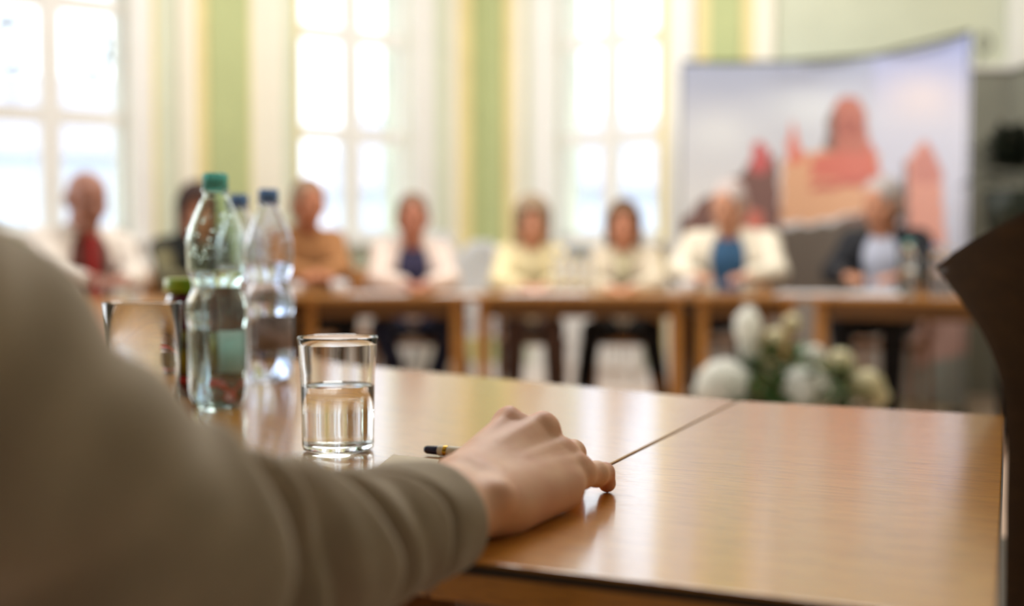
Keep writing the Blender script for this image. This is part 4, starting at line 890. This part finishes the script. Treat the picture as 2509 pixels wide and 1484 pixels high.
    folds = [(0.036, 0.0070, 0.0032, 0.010), (0.060, 0.0040, 0.008, 0.012), (0.086, 0.0190, 0.0075, 0.014), (0.134, 0.0150, 0.0085, 0.012), (0.164, 0.0250, 0.0110, 0.016), (0.225, 0.0060, 0.014, -0.020), (0.275, 0.006, 0.016, 0.02), (0.32, 0.0080, 0.015, 0.02)]
    verts, faces = [], []; up = np.array([0, 0, 1.0])
    def ring(c, t, a, b, s_, extra=0.0):
        side = np.cross(t, up); side /= np.linalg.norm(side); u2 = np.cross(side, t); out = []
        for k in range(N):
            th = 2 * PI * k / N; sp = s_ + 0.0; dd = 0
            for (f0, dep, w_, sl) in folds:
                q = s_ - f0 - sl * math.cos(th - 0.8) - 0.004 * math.sin(3 * th + f0 * 90); amp = 0.85 + 0.15 * math.sin(th * 1.0 + f0 * 70)
                dd -= dep * amp * math.exp(-(q / w_) ** 2); dd += dep * 0.22 * amp * math.exp(-((q - w_ * 2.2) / (w_ * 1.5)) ** 2)
            dd += 0.0006 * math.sin(5 * th + 60 * s_) + 0.0005 * math.sin(3 * th - 110 * s_)
            dd *= min(1, s_ / 0.02 + 0.1); out.append(c + side * math.cos(th) * (a + dd + extra) + u2 * math.sin(th) * (b + dd + extra))
        return out
    T = np.gradient(X, axis=0); T /= np.linalg.norm(T, axis=1)[:, None]; rings = []
    for i in range(14, 0, -1): rings.append(ring(X[i], T[i], rh[i], rv[i], S[i], -0.0035))
    rings.append(ring(X[0], T[0], rh[0], rv[0], 0, -0.0030)); rings.append(ring(X[0] - T[0] * 0.0008, T[0], rh[0], rv[0], 0, -0.0016))
    for i in range(K): rings.append(ring(X[i], T[i], rh[i], rv[i], S[i]))
    for rg in rings: verts += [tuple(p - np.array(inv)) for p in rg]
    for j in range(len(rings) - 1):
        for k in range(N): faces.append((j * N + k, j * N + (k + 1) % N, (j + 1) * N + (k + 1) % N, (j + 1) * N + k))
    lm = mat('grey_linen', (168, 153, 132), 0.9, 0.03, 40, bump=0.35, bscale=1400, Sheen_Weight=0.25)
    o = mesh('jacket_sleeve', verts, faces, lm, r, True); bm = bmesh.new(); bm.from_mesh(o.data); bmesh.ops.recalc_face_normals(bm, faces=bm.faces); bm.to_mesh(o.data); bm.free()
    st = [ring(X[i], T[i], rh[i], rv[i], S[i], 0.0004) for i in (11, 12, 13)]
    # torso, neck and head (left of the frame)
    g = Field((-0.78, 0.05, 0.42), (-0.24, 0.62, 1.12), 0.008)
    g.ell((-0.47, 0.27, 0.56), (0.17, 0.14, 0.15), 0.04); g.ell((-0.48, 0.28, 0.78), (0.18, 0.13, 0.22), 0.05); g.cap((-0.37, 0.335, 0.895), (-0.60, 0.30, 0.93), 0.085, 0.07, k=0.05)
    g.cap((-0.48, 0.30, 0.93), (-0.48, 0.31, 1.02), 0.09, 0.07, k=0.04); g.cap((-0.48, 0.33, 1.10), (-0.48, 0.32, 1.0), 0.062, 0.05, k=0.01, cut=True)
    o = g.build('jacket_body', lm, r); o.location = -inv
    g = Field((-0.62, 0.17, 0.92), (-0.34, 0.50, 1.36), 0.006); g.cap((-0.48, 0.30, 0.95), (-0.48, 0.31, 1.12), 0.055, 0.052, k=0.02); g.ell((-0.48, 0.32, 1.22), (0.074, 0.094, 0.085), 0.01); g.ell((-0.475, 0.355, 1.155), (0.058, 0.068, 0.08), 0.02)
    g.cap((-0.475, 0.425, 1.20), (-0.475, 0.447, 1.165), 0.010, 0.014, k=0.008); g.cap((-0.495, 0.42, 1.128), (-0.455, 0.42, 1.128), 0.009, k=0.006)
    for sx in (-1, 1): g.ell((-0.48 + sx * 0.076, 0.32, 1.19), (0.011, 0.02, 0.032), 0.006)
    o = g.build('head', hand_m, r); o.location = -inv
    g = Field((-0.62, 0.17, 1.0), (-0.34, 0.50, 1.36), 0.006); g.ell((-0.48, 0.31, 1.23), (0.088, 0.105, 0.098), 0.01); g.ell((-0.478, 0.43, 1.15), (0.062, 0.09, 0.10), 0.01, cut=True); o = g.build('hair', cloth((90, 66, 48)), r); o.location = -inv
near_person()
# ------------------------------------------------------------------ light
w = bpy.data.worlds.new('sky'); SC.world = w; w.use_nodes = True; nt = w.node_tree; bg = nt.nodes['Background']
tc = nd(nt, 'ShaderNodeTexCoord'); sp = nd(nt, 'ShaderNodeSeparateXYZ'); nt.links.new(tc.outputs['Generated'], sp.inputs[0])
cr = nd(nt, 'ShaderNodeValToRGB'); cr.color_ramp.elements[0].position = 0.0; cr.color_ramp.elements[0].color = (0.76, 0.87, 1.0, 1); cr.color_ramp.elements[1].position = 0.45; cr.color_ramp.elements[1].color = (0.88, 0.94, 1.0, 1)
nt.links.new(sp.outputs['Z'], cr.inputs[0]); nt.links.new(cr.outputs[0], bg.inputs['Color']); bg.inputs['Strength'].default_value = 1.9
def area(name, loc, target, sx, sy, power, col=(1, 1, 1)):
    l = bpy.data.lights.new(name, 'AREA'); l.shape = 'RECTANGLE'; l.size = sx; l.size_y = sy; l.energy = power; l.color = col
    o = bpy.data.objects.new(name, l); COL.objects.link(o); o.location = loc
    o.rotation_euler = (Vector(target) - Vector(loc)).to_track_quat('-Z', 'Y').to_euler(); return o
area('side_window_fill', (-5.3, 4.0, 2.5), (0.3, 2.6, 1.0), 2.4, 2.6, 85, (0.90, 0.95, 1.0))  # added fill from the left, standing in for unseen windows
area('rear_fill', (0.5, -2.9, 2.7), (0.5, 6, 1.6), 5.0, 2.2, 2, (1.0, 0.97, 0.9))  # added faint fill behind the camera; the wall there has no windows
area('overhead_fill_far', (0.3, 5.0, 4.5), (0.4, 5.2, 0), 3.5, 1.8, 160, (1.0, 0.98, 0.95))  # added overhead fill to brighten the far side, no ceiling fitting
SC.view_settings.view_transform = 'Standard'; SC.view_settings.look = 'None'; SC.view_settings.exposure = 0.5; SC.view_settings.gamma = 1.0; SC.view_settings.use_curve_mapping = False
cy = SC.cycles; cy.max_bounces = 14; cy.transmission_bounces = 14; cy.glossy_bounces = 6; cy.diffuse_bounces = 5; cy.transparent_max_bounces = 12; cy.blur_glossy = 0.5; cy.sample_clamp_indirect = 8; cy.use_denoising = True
try: cy.denoiser = 'OPENIMAGEDENOISE'
except Exception: pass
